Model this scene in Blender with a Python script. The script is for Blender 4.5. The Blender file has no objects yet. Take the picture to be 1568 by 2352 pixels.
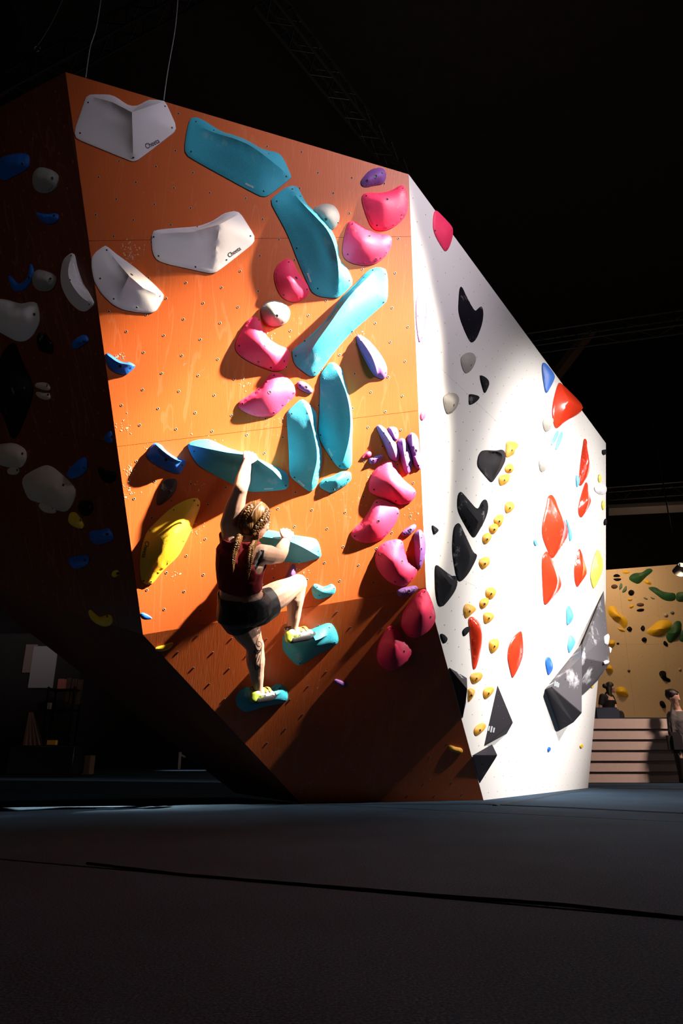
import bpy, bmesh, math, random
import numpy as np
from mathutils import Vector, Matrix, Quaternion
from mathutils.bvhtree import BVHTree
from mathutils.geometry import tessellate_polygon
random.seed(7)
S = bpy.context.scene
COL = S.collection

# ------------------------------------------------------------------ camera
FPX, HOR, CAMZ = 1568.0, 1740.0, 0.35          # focal length in pixels, horizon row, lens height over the mats
TH = math.atan((HOR-1176)/FPX)
cam = bpy.data.objects.new('camera', bpy.data.cameras.new('camera'))
COL.objects.link(cam); S.camera = cam
cam.data.sensor_fit = 'VERTICAL'; cam.data.sensor_height = 36; cam.data.sensor_width = 24
cam.data.lens = FPX/2352*36; cam.data.clip_start = .05; cam.data.clip_end = 200
cam.location = (0, 0, CAMZ); cam.rotation_euler = (math.pi/2+TH, 0, 0)
CAM = Vector((0, 0, CAMZ))

# ------------------------------------------------------------------ world, lights, exposure
S.view_settings.view_transform = 'Standard'; S.view_settings.look = 'None'
S.view_settings.gamma = 1; S.view_settings.use_curve_mapping = False; S.view_settings.exposure = 0
w = bpy.data.worlds.new('World'); S.world = w; w.use_nodes = True
w.node_tree.nodes['Background'].inputs[0].default_value = (.55, .6, .8, 1)
w.node_tree.nodes['Background'].inputs[1].default_value = .0035

def lamp(name, kind, loc, target, energy, color=(1, 1, 1), **k):
    d = bpy.data.lights.new(name, kind); o = bpy.data.objects.new(name, d); COL.objects.link(o)
    d.energy = energy; d.color = color; o.location = loc
    o.rotation_euler = (Vector(target)-Vector(loc)).to_track_quat('-Z', 'Y').to_euler()
    for a, b in k.items(): setattr(d, a, b)
    return o
KEY = Vector((-.15, 4.6, 2.75))+Vector((.765, -.36, .555))*9
for tx, ty, tz, en, an in ((-1.38, 4.27, 2.62, 26000, 9), (-.80, 4.45, 2.5, 26000, 9.5), (-.12, 4.55, 2.55, 26000, 9), (.40, 4.7, 2.3, 20000, 8.5), (-1.3, 4.5, 1.95, 15000, 8), (-.2, 4.85, 1.8, 14000, 8), (.38, 4.9, 1.8, 15000, 7.5), (-.5, 5.0, 1.15, 3500, 7), (-.62, 4.15, 2.08, 17000, 7.5)):
    lamp('key_spot', 'SPOT', KEY, (tx, ty, tz), en, (1, .90, .76), spot_size=math.radians(an), spot_blend=1, shadow_soft_size=.09)
lamp('white_key_spot', 'SPOT', KEY+Vector((.5, -.6, 0)), (2.1, 6.9, 2.1), 12000, (1, .96, .92), spot_size=math.radians(24), spot_blend=1, shadow_soft_size=.12)
lamp('white_wall_spot', 'SPOT', (11, 6.0, 5.2), (2.3, 7.3, 2.15), 6200, (1, .96, .93), spot_size=math.radians(37), spot_blend=1, shadow_soft_size=.12)
for tx, ty, tz, en, an in ((-1.55, 4.05, 3.05, 13000, 4), (-.97, 4.2, 2.98, 12000, 4.5), (.3, 4.5, 2.75, 9000, 4), (-1.3, 4.3, 2.5, 9000, 4)):
    lamp('window_patch_spot', 'SPOT', KEY+Vector((-.1, .0, .3)), (tx, ty, tz), en, (1, .80, .5), spot_size=math.radians(an), spot_blend=1, shadow_soft_size=.12)
lamp('fill_spot', 'SPOT', (5.5, -2.5, 5.5), (.3, 4.2, 4.5), 3600, (.92, .84, .96), spot_size=math.radians(27), spot_blend=1, shadow_soft_size=1.0)
lamp('back_hall_lamp', 'AREA', (6.8, 15.2, 5.3), (6.4, 17.6, 3.4), 62, (1, .66, .36), shape='DISK', size=.6)
lamp('platform_lamp', 'AREA', (7.0, 7.8, 5.5), (5.2, 11.2, .3), 62, (1, .70, .58), shape='DISK', size=.8, spread=math.radians(80))
lamp('back_left_lamp', 'SPOT', (-4.4, 21.5, 5), (-4.4, 21.2, 0), 900, (.9, .95, 1), spot_size=math.radians(22), spot_blend=.5, shadow_soft_size=.2)
lamp('store_room_fill', 'POINT', (-6.6, 13.2, 3.4), (0, 0, 0), 5, (1, .62, .45), shadow_soft_size=.3)  # added dim light without a fixture, so the storage corner shows
lamp('roof_fill', 'POINT', (2.0, 8.5, 8.0), (0, 0, 0), 80, (1, .9, .8), shadow_soft_size=.4)  # added light, no fixture there, to bring out the dark trusses
lamp('left_face_fill', 'SPOT', (-4.5, -.5, 3.0), (-2.2, 4.2, 3.2), 42, (1, .86, .78), spot_size=math.radians(60), spot_blend=1, shadow_soft_size=.5)  # added fill that brightens the holds on the left face
lamp('rear_roof_fill', 'POINT', (9, 17, 6.5), (0, 0, 0), 40, (1, .6, .4), shadow_soft_size=.5)  # added fill, no real source, lifting the roof beam out of the dark

# ------------------------------------------------------------------ projection helpers (pixel of the photograph -> point in the hall)
def ray(u, v):
    a = (u-784)/FPX; b = (1176-v)/FPX
    return Vector((a, math.cos(TH)-b*math.sin(TH), math.sin(TH)+b*math.cos(TH))).normalized()
def ground(u, v, z=0):
    r = ray(u, v); return CAM+r*((z-CAMZ)/r.z)
def aty(u, v, y):
    r = ray(u, v); return CAM+r*(y/r.y)
class Plane:
    def __init__(s, a, b, c, o=None):
        n = (b-a).cross(c-a).normalized()
        if n.dot(CAM-a) < 0: n = -n
        s.n = n; s.o = (o or a).copy()
        s.e1 = Vector((0, 0, 1)).cross(n).normalized()
        s.e2 = n.cross(s.e1).normalized()
        s.R = Matrix((s.e1, s.e2, s.n)).transposed()
    def hit(s, u, v, h=0):
        r = ray(u, v); return CAM+r*((s.o+s.n*h-CAM).dot(s.n)/r.dot(s.n))
    def loc(s, p):
        d = p-s.o; return Vector((d.dot(s.e1), d.dot(s.e2), d.dot(s.n)))
    def px(s, u, v, h=0): return s.loc(s.hit(u, v, h))
    def w(s, a, b, h=0): return s.o+s.e1*a+s.e2*b+s.n*h
# corner points of the boulder
BR, BL, WB = ground(1110, 1838), ground(690, 1845), ground(1350, 1810)
KR = aty(978, 1350, 5.07)
WH = Plane(BR, WB, KR)
LO = Plane(BR, KR, BL)
TR = WH.hit(938, 400); KL = LO.hit(328, 1458)
UP = Plane(KL, KR, TR)
TL = UP.hit(150, 165)
LEP = Plane(TL, KL, KL+Vector((-.95, .80, 0)))      # receding left face
LE = LEP
LL0 = LE.hit(0, 1400)
LU = Plane(KL, BL, LE.hit(-260, 1270))             # dark underside facet
PL = {'up': UP, 'lo': LO, 'wh': WH, 'le': LE, 'lu': LU}

# ------------------------------------------------------------------ materials
def nt(name):
    m = bpy.data.materials.new(name); m.use_nodes = True
    t = m.node_tree; return m, t, t.nodes['Principled BSDF']
def N(t, typ, **k):
    n = t.nodes.new(typ)
    for a, b in k.items():
        if a.startswith('i_'):
            key = a[2:]; key = int(key) if key.isdigit() else key.replace('_', ' ')
            n.inputs[key].default_value = b
        else: setattr(n, a, b)
    return n
def ramp(t, fac, stops):
    r = t.nodes.new('ShaderNodeValToRGB'); e = r.color_ramp.elements
    for i, (p, c) in enumerate(stops):
        x = e[i] if i < 2 else e.new(p)
        x.position = p; x.color = c if len(c) == 4 else (*c, 1)
    t.links.new(fac, r.inputs[0]); return r.outputs[0]
def mixc(t, fac, a, b, mode='MIX'):
    n = t.nodes.new('ShaderNodeMix'); n.data_type = 'RGBA'; n.blend_type = mode
    for s, v in ((0, fac), (6, a), (7, b)):
        if isinstance(v, (int, float)): n.inputs[s].default_value = v
        elif isinstance(v, tuple): n.inputs[s].default_value = (*v, 1) if len(v) == 3 else v
        else: t.links.new(v, n.inputs[s])
    return n.outputs[2]
def mat(name, col, rough=.6, bump=.0, scale=60, chalk=0, metal=0, emit=None, estr=0, spec=.5, var=.08, cscale=5):
    m, t, p = nt(name)
    tc = N(t, 'ShaderNodeTexCoord').outputs['Object']
    n = N(t, 'ShaderNodeTexNoise', i_Scale=scale, i_Detail=4); t.links.new(tc, n.inputs['Vector'])
    c = mixc(t, n.outputs[0], tuple(x*(1-var) for x in col), tuple(min(1, x*(1+var)) for x in col))
    if chalk:
        n2 = N(t, 'ShaderNodeTexNoise', i_Scale=cscale, i_Detail=6, i_Roughness=.65); t.links.new(tc, n2.inputs['Vector'])
        oi = N(t, 'ShaderNodeObjectInfo'); n2.noise_dimensions = '4D'; 
        mm = N(t, 'ShaderNodeMath', operation='MULTIPLY', i_1=20); t.links.new(oi.outputs['Random'], mm.inputs[0]); t.links.new(mm.outputs[0], n2.inputs['W'])
        f = ramp(t, n2.outputs[0], [(.60 if cscale != 3 else .54, (0, 0, 0)), (.8 if cscale != 3 else .66, (chalk,)*3)])
        c = mixc(t, f, c, (.8, .78, .8))
    t.links.new(c, p.inputs['Base Color'])
    p.inputs['Roughness'].default_value = rough; p.inputs['Metallic'].default_value = metal
    p.inputs['Specular IOR Level'].default_value = spec
    if bump:
        n3 = N(t, 'ShaderNodeTexNoise', i_Scale=scale*2.5, i_Detail=3); t.links.new(tc, n3.inputs['Vector'])
        b = N(t, 'ShaderNodeBump', i_Strength=bump, i_Distance=.004); t.links.new(n3.outputs[0], b.inputs['Height'])
        t.links.new(b.outputs[0], p.inputs['Normal'])
    if emit: p.inputs['Emission Color'].default_value = (*emit, 1); p.inputs['Emission Strength'].default_value = estr
    return m
M = {}
M['teal'] = mat('teal_polyurethane', (.035, .37, .50), .6, .5, 90, .35)
M['pink'] = mat('pink_polyurethane', (.92, .036, .125), .6, .25, 90, .3)
M['purple'] = mat('purple_polyurethane', (.22, .085, .33), .6, .3, 90, .5)
M['lilac'] = mat('lilac_polyurethane', (.24, .10, .24), .6, .3, 90, .5)
M['grey'] = mat('grey_polyurethane', (.30, .29, .28), .75, .5, 120, .3)
M['greige'] = mat('greige_polyurethane', (.36, .33, .29), .75, .5, 120, .3)
M['white'] = mat('white_polyurethane', (.74, .71, .74), .6, .15, 90, 0, var=.03)
M['blue'] = mat('blue_polyurethane', (.012, .13, .56), .5, .2, 90, .4)
M['skyblue'] = mat('sky_blue_polyurethane', (.10, .42, .75), .5, .2, 90, .4)
M['yellow'] = mat('yellow_polyurethane', (.85, .52, .02), .5, .3, 90, .35)
M['amber'] = mat('amber_polyurethane', (.78, .36, .025), .55, .3, 90, .15)
M['paleyellow'] = mat('pale_yellow_polyurethane', (.9, .72, .12), .5, .2, 90, .3)
M['black'] = mat('black_polyurethane', (.006, .0055, .009), .8, .4, 90, .55, cscale=7, spec=.12)
M['darkbrown'] = mat('charcoal_polyurethane', (.018, .014, .017), .7, .4, 90, .2, spec=.15)
M['red'] = mat('red_gloss_resin', (.75, .045, .015), .16, 0, 30, .45)
M['cream'] = mat('cream_polyurethane', (.55, .44, .36), .65, .3, 90, .2)
M['green'] = mat('green_polyurethane', (.02, .10, .035), .5, .2, 60, .1)
M['mint'] = mat('mint_polyurethane', (.12, .22, .17), .5, .2, 60, .1)
M['brown'] = mat('brown_polyurethane', (.10, .055, .04), .6, .2, 60, .1)
M['volume'] = mat('grey_painted_plywood', (.085, .075, .085), .55, .25, 140, .8, cscale=3)
M['voldark'] = mat('charcoal_painted_plywood', (.026, .022, .030), .7, .25, 140, .12, cscale=4, spec=.25)
M['hole'] = mat('painted_bolt_hole_shade', (.01, .008, .008), .5, 0, 20)  # near-black discs on the surface, standing in for shade inside bolt holes
M['steel'] = mat('zinc_steel', (.6, .58, .55), .35, 0, 20, metal=1)
M['ink'] = mat('black_print', (.01, .01, .012), .6)
M['label'] = mat('pale_print', (.55, .6, .62), .6)

def orange_mat(name, base):
    m, t, p = nt(name); L = t.links
    tc = N(t, 'ShaderNodeTexCoord').outputs['Object']
    mp = N(t, 'ShaderNodeMapping'); mp.inputs['Scale'].default_value = (1, .12, 1); L.new(tc, mp.inputs[0])
    w1 = N(t, 'ShaderNodeTexNoise', i_Scale=5, i_Detail=3, i_Distortion=.6); L.new(mp.outputs[0], w1.inputs['Vector'])
    s = N(t, 'ShaderNodeMath', operation='MULTIPLY', i_1=38); L.new(w1.outputs[0], s.inputs[0])
    s2 = N(t, 'ShaderNodeMath', operation='SINE'); L.new(s.outputs[0], s2.inputs[0])
    fine = N(t, 'ShaderNodeTexNoise', i_Scale=160, i_Detail=4)
    mp2 = N(t, 'ShaderNodeMapping'); mp2.inputs['Scale'].default_value = (1, .06, 1); L.new(tc, mp2.inputs[0]); L.new(mp2.outputs[0], fine.inputs['Vector'])
    big = N(t, 'ShaderNodeTexNoise', i_Scale=1.6, i_Detail=4); L.new(tc, big.inputs['Vector'])
    c = mixc(t, big.outputs[0], tuple(x*.88 for x in base), tuple(x*1.1 for x in base))
    g = ramp(t, s2.outputs[0], [(.93, (0, 0, 0)), (1, (.13, .13, .13))])
    c = mixc(t, g, c, (.7, .3, .16))
    # worn, chalky scuffs: blotches of small specks
    n1 = N(t, 'ShaderNodeTexNoise', i_Scale=1.5, i_Detail=2); L.new(tc, n1.inputs['Vector'])
    n2 = N(t, 'ShaderNodeTexNoise', i_Scale=32, i_Detail=5, i_Roughness=.7); L.new(tc, n2.inputs['Vector'])
    a = ramp(t, n1.outputs[0], [(.54, (0, 0, 0)), (.66, (1, 1, 1))])
    b = ramp(t, n2.outputs[0], [(.60, (0, 0, 0)), (.74, (.5, .5, .5))])
    mu = mixc(t, 1.0, a, b, 'MULTIPLY')
    c = mixc(t, mu, c, (.8, .66, .58))
    L.new(c, p.inputs['Base Color'])
    p.inputs['Roughness'].default_value = .42
    bp = N(t, 'ShaderNodeBump', i_Strength=.25, i_Distance=.002); L.new(fine.outputs[0], bp.inputs['Height']); L.new(bp.outputs[0], p.inputs['Normal'])
    return m
M['orange'] = orange_mat('orange_stained_plywood', (.54, .105, .019))
M['orangelow'] = M['orange']
M['whitewall'] = mat('white_textured_paint', (.74, .70, .665), .7, .3, 220, 0, var=.02)
M['edge'] = mat('raw_birch_ply_edge', (.42, .28, .16), .7, .1, 40)
M['chalk'] = mat('magnesia_chalk', (.85, .82, .8), .9)

# ------------------------------------------------------------------ object helpers
def finish(name, verts, faces, m, parent=None, smooth=True, angle=None, mats=None, midx=None):
    me = bpy.data.meshes.new(name); me.from_pydata([tuple(v) for v in verts], [], faces); me.update()
    o = bpy.data.objects.new(name, me); COL.objects.link(o)
    for x in (mats or [m]): me.materials.append(x)
    if midx is not None: me.polygons.foreach_set('material_index', midx)
    if smooth: me.polygons.foreach_set('use_smooth', [True]*len(me.polygons))
    if angle is not None: me.set_sharp_from_angle(angle=math.radians(angle))
    if parent: o.parent = parent
    return o
def bmobj(name, bm, m, parent=None, smooth=False, angle=None):
    me = bpy.data.meshes.new(name); bm.to_mesh(me); bm.free()
    o = bpy.data.objects.new(name, me); COL.objects.link(o); me.materials.append(m)
    if smooth: me.polygons.foreach_set('use_smooth', [True]*len(me.polygons))
    if angle is not None: me.set_sharp_from_angle(angle=math.radians(angle))
    if parent: o.parent = parent
    return o
def tag(o, label, cat, group=None, kind=None):
    if label: o['label'] = label
    if cat: o['category'] = cat
    if group: o['group'] = group
    if kind: o['kind'] = kind
    return o
def empty(name, loc=(0, 0, 0), rot=None):
    o = bpy.data.objects.new(name, None); COL.objects.link(o); o.location = loc; o.empty_display_size = .1
    if rot is not None: o.rotation_euler = rot
    return o
def box(bm, cx, cy, cz, sx, sy, sz, R=None):
    M4 = Matrix.Translation((cx, cy, cz)) @ (R.to_4x4() if R else Matrix()) @ Matrix.Diagonal((sx, sy, sz, 1))
    bmesh.ops.create_cube(bm, size=1, matrix=M4)
def tube(bm, pts, r, n=6, cap=True):
    pts = [Vector(p) for p in pts]; rs = r if isinstance(r, (list, tuple)) else [r]*len(pts)
    rings = []; x = None; d0 = None
    for i, p in enumerate(pts):
        d = (pts[min(i+1, len(pts)-1)]-pts[max(i-1, 0)]).normalized()
        if x is None:
            x = d.cross(Vector((0, 0, 1)))
            if x.length < .1: x = d.cross(Vector((0, 1, 0)))
        else: x = x-d*x.dot(d)
        if x.length < 1e-6: x = d.orthogonal()
        x.normalize(); y = d.cross(x).normalized()
        rings.append([bm.verts.new(p+x*math.cos(2*math.pi*k/n)*rs[i]+y*math.sin(2*math.pi*k/n)*rs[i]) for k in range(n)])
    for a, b in zip(rings, rings[1:]):
        for k in range(n): bm.faces.new((a[k], a[(k+1) % n], b[(k+1) % n], b[k]))
    if cap: bm.faces.new(rings[0][::-1]); bm.faces.new(rings[-1])

# ------------------------------------------------------------------ the boulder: panels
def clip(poly, a, b, keep):          # poly of 2-D points, line a-b, keep side +1/-1
    out = []; d = (b[0]-a[0], b[1]-a[1])
    sd = lambda p: (d[0]*(p[1]-a[1])-d[1]*(p[0]-a[0]))*keep
    for i, p in enumerate(poly):
        q = poly[(i+1) % len(poly)]; s, t = sd(p), sd(q)
        if s >= 0: out.append(p)
        if s*t < 0:
            k = s/(s-t); out.append((p[0]+(q[0]-p[0])*k, p[1]+(q[1]-p[1])*k))
    return out
def inset(poly, g):
    n = len(poly); out = []
    ar = sum(poly[i][0]*poly[(i+1) % n][1]-poly[(i+1) % n][0]*poly[i][1] for i in range(n))
    sg = 1 if ar > 0 else -1
    for i in range(n):
        p0, p1, p2 = Vector(poly[i-1]), Vector(poly[i]), Vector(poly[(i+1) % n])
        d1 = (p1-p0).normalized(); d2 = (p2-p1).normalized()
        n1 = Vector((-d1.y, d1.x))*sg; n2 = Vector((-d2.y, d2.x))*sg
        b = (n1+n2); k = g/max(.3, b.normalized().dot(n1)); out.append(tuple(p1+b.normalized()*k))
    return out
def panels(P, poly, cuts, m, root, gap=.0012, th=.02):
    polys = [poly]
    for (a, b) in cuts:
        nx = []
        for q in polys:
            for k in (1, -1):
                c = clip(q, a, b, k)
                if len(c) > 2: nx.append(c)
        polys = nx
    for q in polys:
        q = inset(q, gap)
        bm = bmesh.new()
        vs = [bm.verts.new((x, y, 0)) for x, y in q]
        f = bm.faces.new(vs)
        r = bmesh.ops.extrude_face_region(bm, geom=[f])
        for v in r['geom']:
            if isinstance(v, bmesh.types.BMVert): v.co.z = -th
        bmesh.ops.recalc_face_normals(bm, faces=bm.faces)
        o = bmobj('wall_panel', bm, m, root); o.matrix_local = Matrix.Translation(P.o-root.location) @ P.R.to_4x4()
def pxy(P, pts): return [tuple(P.px(u, v)[:2]) for u, v in pts]
wall = empty('climbing_wall', ((BL+BR)/2).to_tuple())
tag(wall, 'huge faceted bouldering wall with an orange overhanging front and a white right side', 'climbing wall')
def wl(P, *pts): return [tuple(P.loc(p)[:2]) for p in pts]
def line(P, a, b): return (tuple(P.px(*a)[:2]), tuple(P.px(*b)[:2]))
def vline(P, u, v): c = P.px(u, v); return ((c.x, c.y), (c.x, c.y+1))
def hline(P, u, v): c = P.px(u, v); return ((c.x, c.y), (c.x+1, c.y))
panels(UP, wl(UP, KL, KR, TR, TL), [line(UP, (300, 1022), (962, 943)), line(UP, (580, 548), (942, 543))], M['orange'], wall)
panels(LO, wl(LO, BL, BR, KR, KL), [], M['orange'], wall)
W1, W2, W3 = WH.hit(1391, 1018), WH.hit(1391, 1370), WB
panels(WH, wl(WH, BR, W3, W2, W1, TR, KR), [hline(WH, 1100, 1350), hline(WH, 1100, 930), vline(WH, 1220, 1350)], M['whitewall'], wall, gap=.0006)
LT = LE.hit(-80, 288); LB = LE.hit(-100, 1322)
M['orangeshade'] = orange_mat('shade_darkened_orange_plywood', (.15, .035, .015))  # orange stain with the left faces' shade darkened into its colour
panels(LE, wl(LE, TL, KL, LB, LT), [line(LE, (129, 996), (255, 1016)), vline(LE, 133, 850)], M['orangeshade'], wall)
LUB = LU.hit(-100, 1322)
panels(LU, wl(LU, KL, BL, LU.hit(540, 1822), LU.hit(-100, 1322)), [], M['orangeshade'], wall)
# bolt-in nuts, hundreds too small to pick apart
def tnuts(P, poly, dx, dz, r, root, m2, a0=0, holes=True, tilt=0.0):
    xs = [p[0] for p in poly]; ys = [p[1] for p in poly]; V = []; F = []; MI = []
    def inside(x, y):
        c = False; n = len(poly)
        for i in range(n):
            (x1, y1), (x2, y2) = poly[i], poly[(i+1) % n]
            if (y1 > y) != (y2 > y) and x < (x2-x1)*(y-y1)/(y2-y1)+x1: c = not c
        return c
    j = 0; y = min(ys)+.06
    while y < max(ys):
        x = min(xs)+(.5*dx if j % 2 else 0)+a0
        while x < max(xs):
            X = x+random.gauss(0, .003); Y = y+(x*tilt)+random.gauss(0, .003)
            if all(inside(X+q[0], Y+q[1]) for q in ((.04, 0), (-.04, 0), (0, .04), (0, -.04))):
                k = len(V); n = 10
                for i in range(n):
                    c, s = math.cos(2*math.pi*i/n), math.sin(2*math.pi*i/n)
                    V += [(X+c*r*1.5, Y+s*r*1.5, .0004), (X+c*r*1.15, Y+s*r*1.15, .0022), (X+c*r, Y+s*r, .0008)]
                V.append((X, Y, .0006))
                for i in range(n):
                    a = k+3*i; b = k+3*((i+1) % n)
                    F += [(a, b, b+1, a+1), (a+1, b+1, b+2, a+2), (a+2, b+2, k+3*n)]; MI += [0, 0, 1]
            x += dx
        y += dz; j += 1
    o = finish('bolt_insert', V, F, None, root, True, None, [m2, M['hole']], MI)
    o.matrix_local = Matrix.Translation(P.o-root.location) @ P.R.to_4x4(); o['kind'] = 'stuff'
ORIM = mat('worn_nut_rim', (.5, .3, .2), .45, metal=.3); 
tnuts(UP, wl(UP, KL, KR, TR, TL), .25, .128, .0062, wall, ORIM)
tnuts(LO, wl(LO, BL, BR, KR, KL), .25, .128, .0045, wall, M['steel'])
tnuts(WH, wl(WH, BR, W3, W2, W1, TR, KR), .2, .13, .0045, wall, M['whitewall'])
tnuts(LE, wl(LE, TL, KL, LB, LT), .25, .128, .006, wall, M['orange'])
# ------------------------------------------------------------------ climbing holds
CR = {'A': (0, 100, 450/1568), 'B': (400, 200, 600/1568), 'C': (0, 550, 460/1568), 'D': (500, 550, 500/1568), 'E': (250, 950, 500/1568),
      'G': (750, 950, 400/1568), 'H': (450, 1000, 350/1568), 'I': (450, 1300, 350/1568), 'J': (940, 450, 460/1568), 'L': (950, 1000, 450/1568),
      'M': (980, 1350, 440/1568), 'N': (1330, 1270, .238), 'O': (0, 1100, 450/1411), 'P': (0, 0, 1)}
def cpx(c, p): o = CR[c]; return (o[0]+p[0]*o[2], o[1]+p[1]*o[2])
def chaikin(p, r, it):
    for _ in range(it):
        q = []
        for i in range(len(p)):
            a, b = p[i], p[(i+1) % len(p)]
            q += [(a[0]*(1-r)+b[0]*r, a[1]*(1-r)+b[1]*r), (a[0]*r+b[0]*(1-r), a[1]*r+b[1]*(1-r))]
        p = q
    return p
def resample(p, n):
    L = [0]
    for i in range(len(p)): a, b = p[i], p[(i+1) % len(p)]; L.append(L[-1]+math.hypot(b[0]-a[0], b[1]-a[1]))
    out = []; j = 0
    for k in range(n):
        s = L[-1]*k/n
        while L[j+1] < s: j += 1
        t = (s-L[j])/max(1e-9, L[j+1]-L[j]); a, b = p[j], p[(j+1) % len(p)]
        out.append((a[0]+(b[0]-a[0])*t, a[1]+(b[1]-a[1])*t))
    return out
def disc_mesh(name, r, m, rim):
    V = []; F = []; MI = []; n = 12
    for i in range(n):
        c, s = math.cos(2*math.pi*i/n), math.sin(2*math.pi*i/n)
        V += [(c*r*1.35, s*r*1.35, -.001), (c*r*1.1, s*r*1.1, .0012), (c*r*.95, s*r*.95, .0006)]
    V.append((0, 0, .0004))
    for i in range(n):
        a = 3*i; b = 3*((i+1) % n)
        F += [(a, b, b+1, a+1), (a+1, b+1, b+2, a+2), (a+2, b+2, 3*n)]; MI += [0, 0, 1]
    me = bpy.data.meshes.new(name); me.from_pydata(V, [], F); me.materials.append(rim); me.materials.append(m)
    me.polygons.foreach_set('material_index', MI); me.polygons.foreach_set('use_smooth', [True]*len(F)); return me
BOLT = {}
def bolt_mesh(mk, big):
    if (mk, big) not in BOLT: BOLT[(mk, big)] = disc_mesh('bolt_hole', .0115 if big else .0065, M['hole'], M[mk])
    return BOLT[(mk, big)]
HOLDS = []
def hold(name, pl, cr, out, ridges, mk, label, bolts=(), k=2.0, rr=.25, group=None, rim=.012, cat='climbing hold', big=(), n=56, rings=9, text=None, logo=None):
    P = PL[pl]
    poly = [P.px(*cpx(cr, p)) for p in out]
    poly = [(q.x, q.y) for q in poly]
    poly = resample(chaikin(poly, rr, 3 if rr > .2 else 2), n)
    if ridges and not isinstance(ridges[0], list): ridges = [ridges]
    cx = sum(p[0] for p in poly)/n; cy = sum(p[1] for p in poly)/n
    R = []
    if len(ridges) == 1 and len(ridges[0]) > 3:
        rd = ridges[0]
        for _ in range(2):
            nr = [rd[0]]
            for a_, b_ in zip(rd, rd[1:]): nr += [tuple(a_[c]*.75+b_[c]*.25 for c in range(3)), tuple(a_[c]*.25+b_[c]*.75 for c in range(3))]
            rd = nr+[rd[-1]]
        ridges = [rd]
    for rd in ridges:
        q = []
        for (u, v, h) in rd:
            ob = .5 if pl in ('wh', 'le') else 1; h = h*(.72 if pl in ('up', 'lo') and 'climber' not in label else 1); l = P.px(*cpx(cr, (u, v)), h*ob*ob*.8 if ob < 1 else h); q.append((l.x-cx, l.y-cy, h*ob))
        R.append(q)
    poly = [(a-cx, b-cy) for a, b in poly]
    segs = []
    for rd in R:
        if len(rd) == 1: segs.append((rd[0], rd[0]))
        for a, b in zip(rd, rd[1:]): segs.append((a, b))
    from mathutils.geometry import delaunay_2d_cdt
    pa = np.array(poly); pb = np.roll(pa, -1, 0); sg = np.array([(*a[:2], *b[:2], a[2], b[2]) for a, b in segs])
    smp = np.array([[a[c]+(b[c]-a[c])*q/12 for c in range(3)] for a, b in segs for q in range(13)])
    def segd(X, A, B):
        d = B-A; L = np.maximum((d*d).sum(1), 1e-12)
        tt = np.clip(((X[:, None]-A)*d).sum(2)/L, 0, 1); Q = A+tt[..., None]*d
        return np.sqrt(((X[:, None]-Q)**2).sum(2)).min(1)
    ext = (pa.max(0)-pa.min(0)).max(); st = max(ext/(3.2*rings), .008)
    gx, gy = np.meshgrid(np.arange(pa[:, 0].min(), pa[:, 0].max(), st), np.arange(pa[:, 1].min(), pa[:, 1].max(), st*.87))
    gx = gx+((np.arange(gx.shape[0]) % 2)*.5*st)[:, None]
    X = np.c_[gx.ravel(), gy.ravel()]
    ins = np.zeros(len(X), bool)
    for (x1, y1), (x2, y2) in zip(pa, pb):
        c = ((y1 > X[:, 1]) != (y2 > X[:, 1])); xx = (x2-x1)*(X[:, 1]-y1)/((y2-y1) if abs(y2-y1) > 1e-12 else 1e-12)+x1
        ins ^= c & (X[:, 0] < xx)
    X = X[ins]; de = segd(X, pa, pb) if len(X) else np.zeros(0)
    dr = segd(X, sg[:, :2], sg[:, 2:4]) if len(X) else de
    X = X[(de > st*.45) & (dr > st*.3)]
    nrm = pb-np.roll(pa, 1, 0); nrm = np.c_[-nrm[:, 1], nrm[:, 0]]; nrm /= np.linalg.norm(nrm, axis=1)[:, None]
    if (pa[:, 0]*pb[:, 1]-pb[:, 0]*pa[:, 1]).sum() < 0: nrm = -nrm
    bev = min(.008, ext*.03); inner = pa+nrm*bev
    rp = []; re = []
    for a, b in segs:
        k0 = n+len(rp); m_ = max(1, int(math.hypot(b[0]-a[0], b[1]-a[1])/st)+1)
        for q in range(m_+1): rp.append((a[0]+(b[0]-a[0])*q/m_, a[1]+(b[1]-a[1])*q/m_))
        re += [(k0+q, k0+q+1) for q in range(m_)]
    rp_ = np.array(rp); okr = segd(rp_, inner, np.roll(inner, -1, 0)) > max(.004, st*.3)
    insr = np.zeros(len(rp_), bool)
    for (x1, y1), (x2, y2) in zip(inner, np.roll(inner, -1, 0)):
        c = ((y1 > rp_[:, 1]) != (y2 > rp_[:, 1])); insr ^= c & (rp_[:, 0] < (x2-x1)*(rp_[:, 1]-y1)/((y2-y1) if abs(y2-y1) > 1e-12 else 1e-12)+x1)
    okr &= insr; remap = {}; kept = []
    for i_, g in enumerate(okr):
        if g: remap[n+i_] = n+len(kept); kept.append(rp[i_])
    re = [(remap[a], remap[b]) for a, b in re if a in remap and b in remap]
    allp = [Vector(p) for p in inner]+[Vector(p) for p in kept]+[Vector(p) for p in X]
    vo, eo, fo, *_ = delaunay_2d_cdt(allp, [(i, (i+1) % n) for i in range(n)]+re, [list(range(n))], 1, 1e-5)
    Q = np.array([tuple(p) for p in vo]); d1 = segd(Q, inner, np.roll(inner, -1, 0)); d2 = segd(Q, sg[:, :2], sg[:, 2:4])
    tt = d1/np.maximum(d1+d2, 1e-9); tt[d1 < 1e-5] = 0
    wq = 1/np.maximum(((Q[:, None]-smp[None, :, :2])**2).sum(2), 1e-7)**1.6; Hr = (wq*smp[:, 2]).sum(1)/wq.sum(1)
    Z = rim+(np.maximum(Hr, rim)-rim)*(1-(1-tt)**k)
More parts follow.
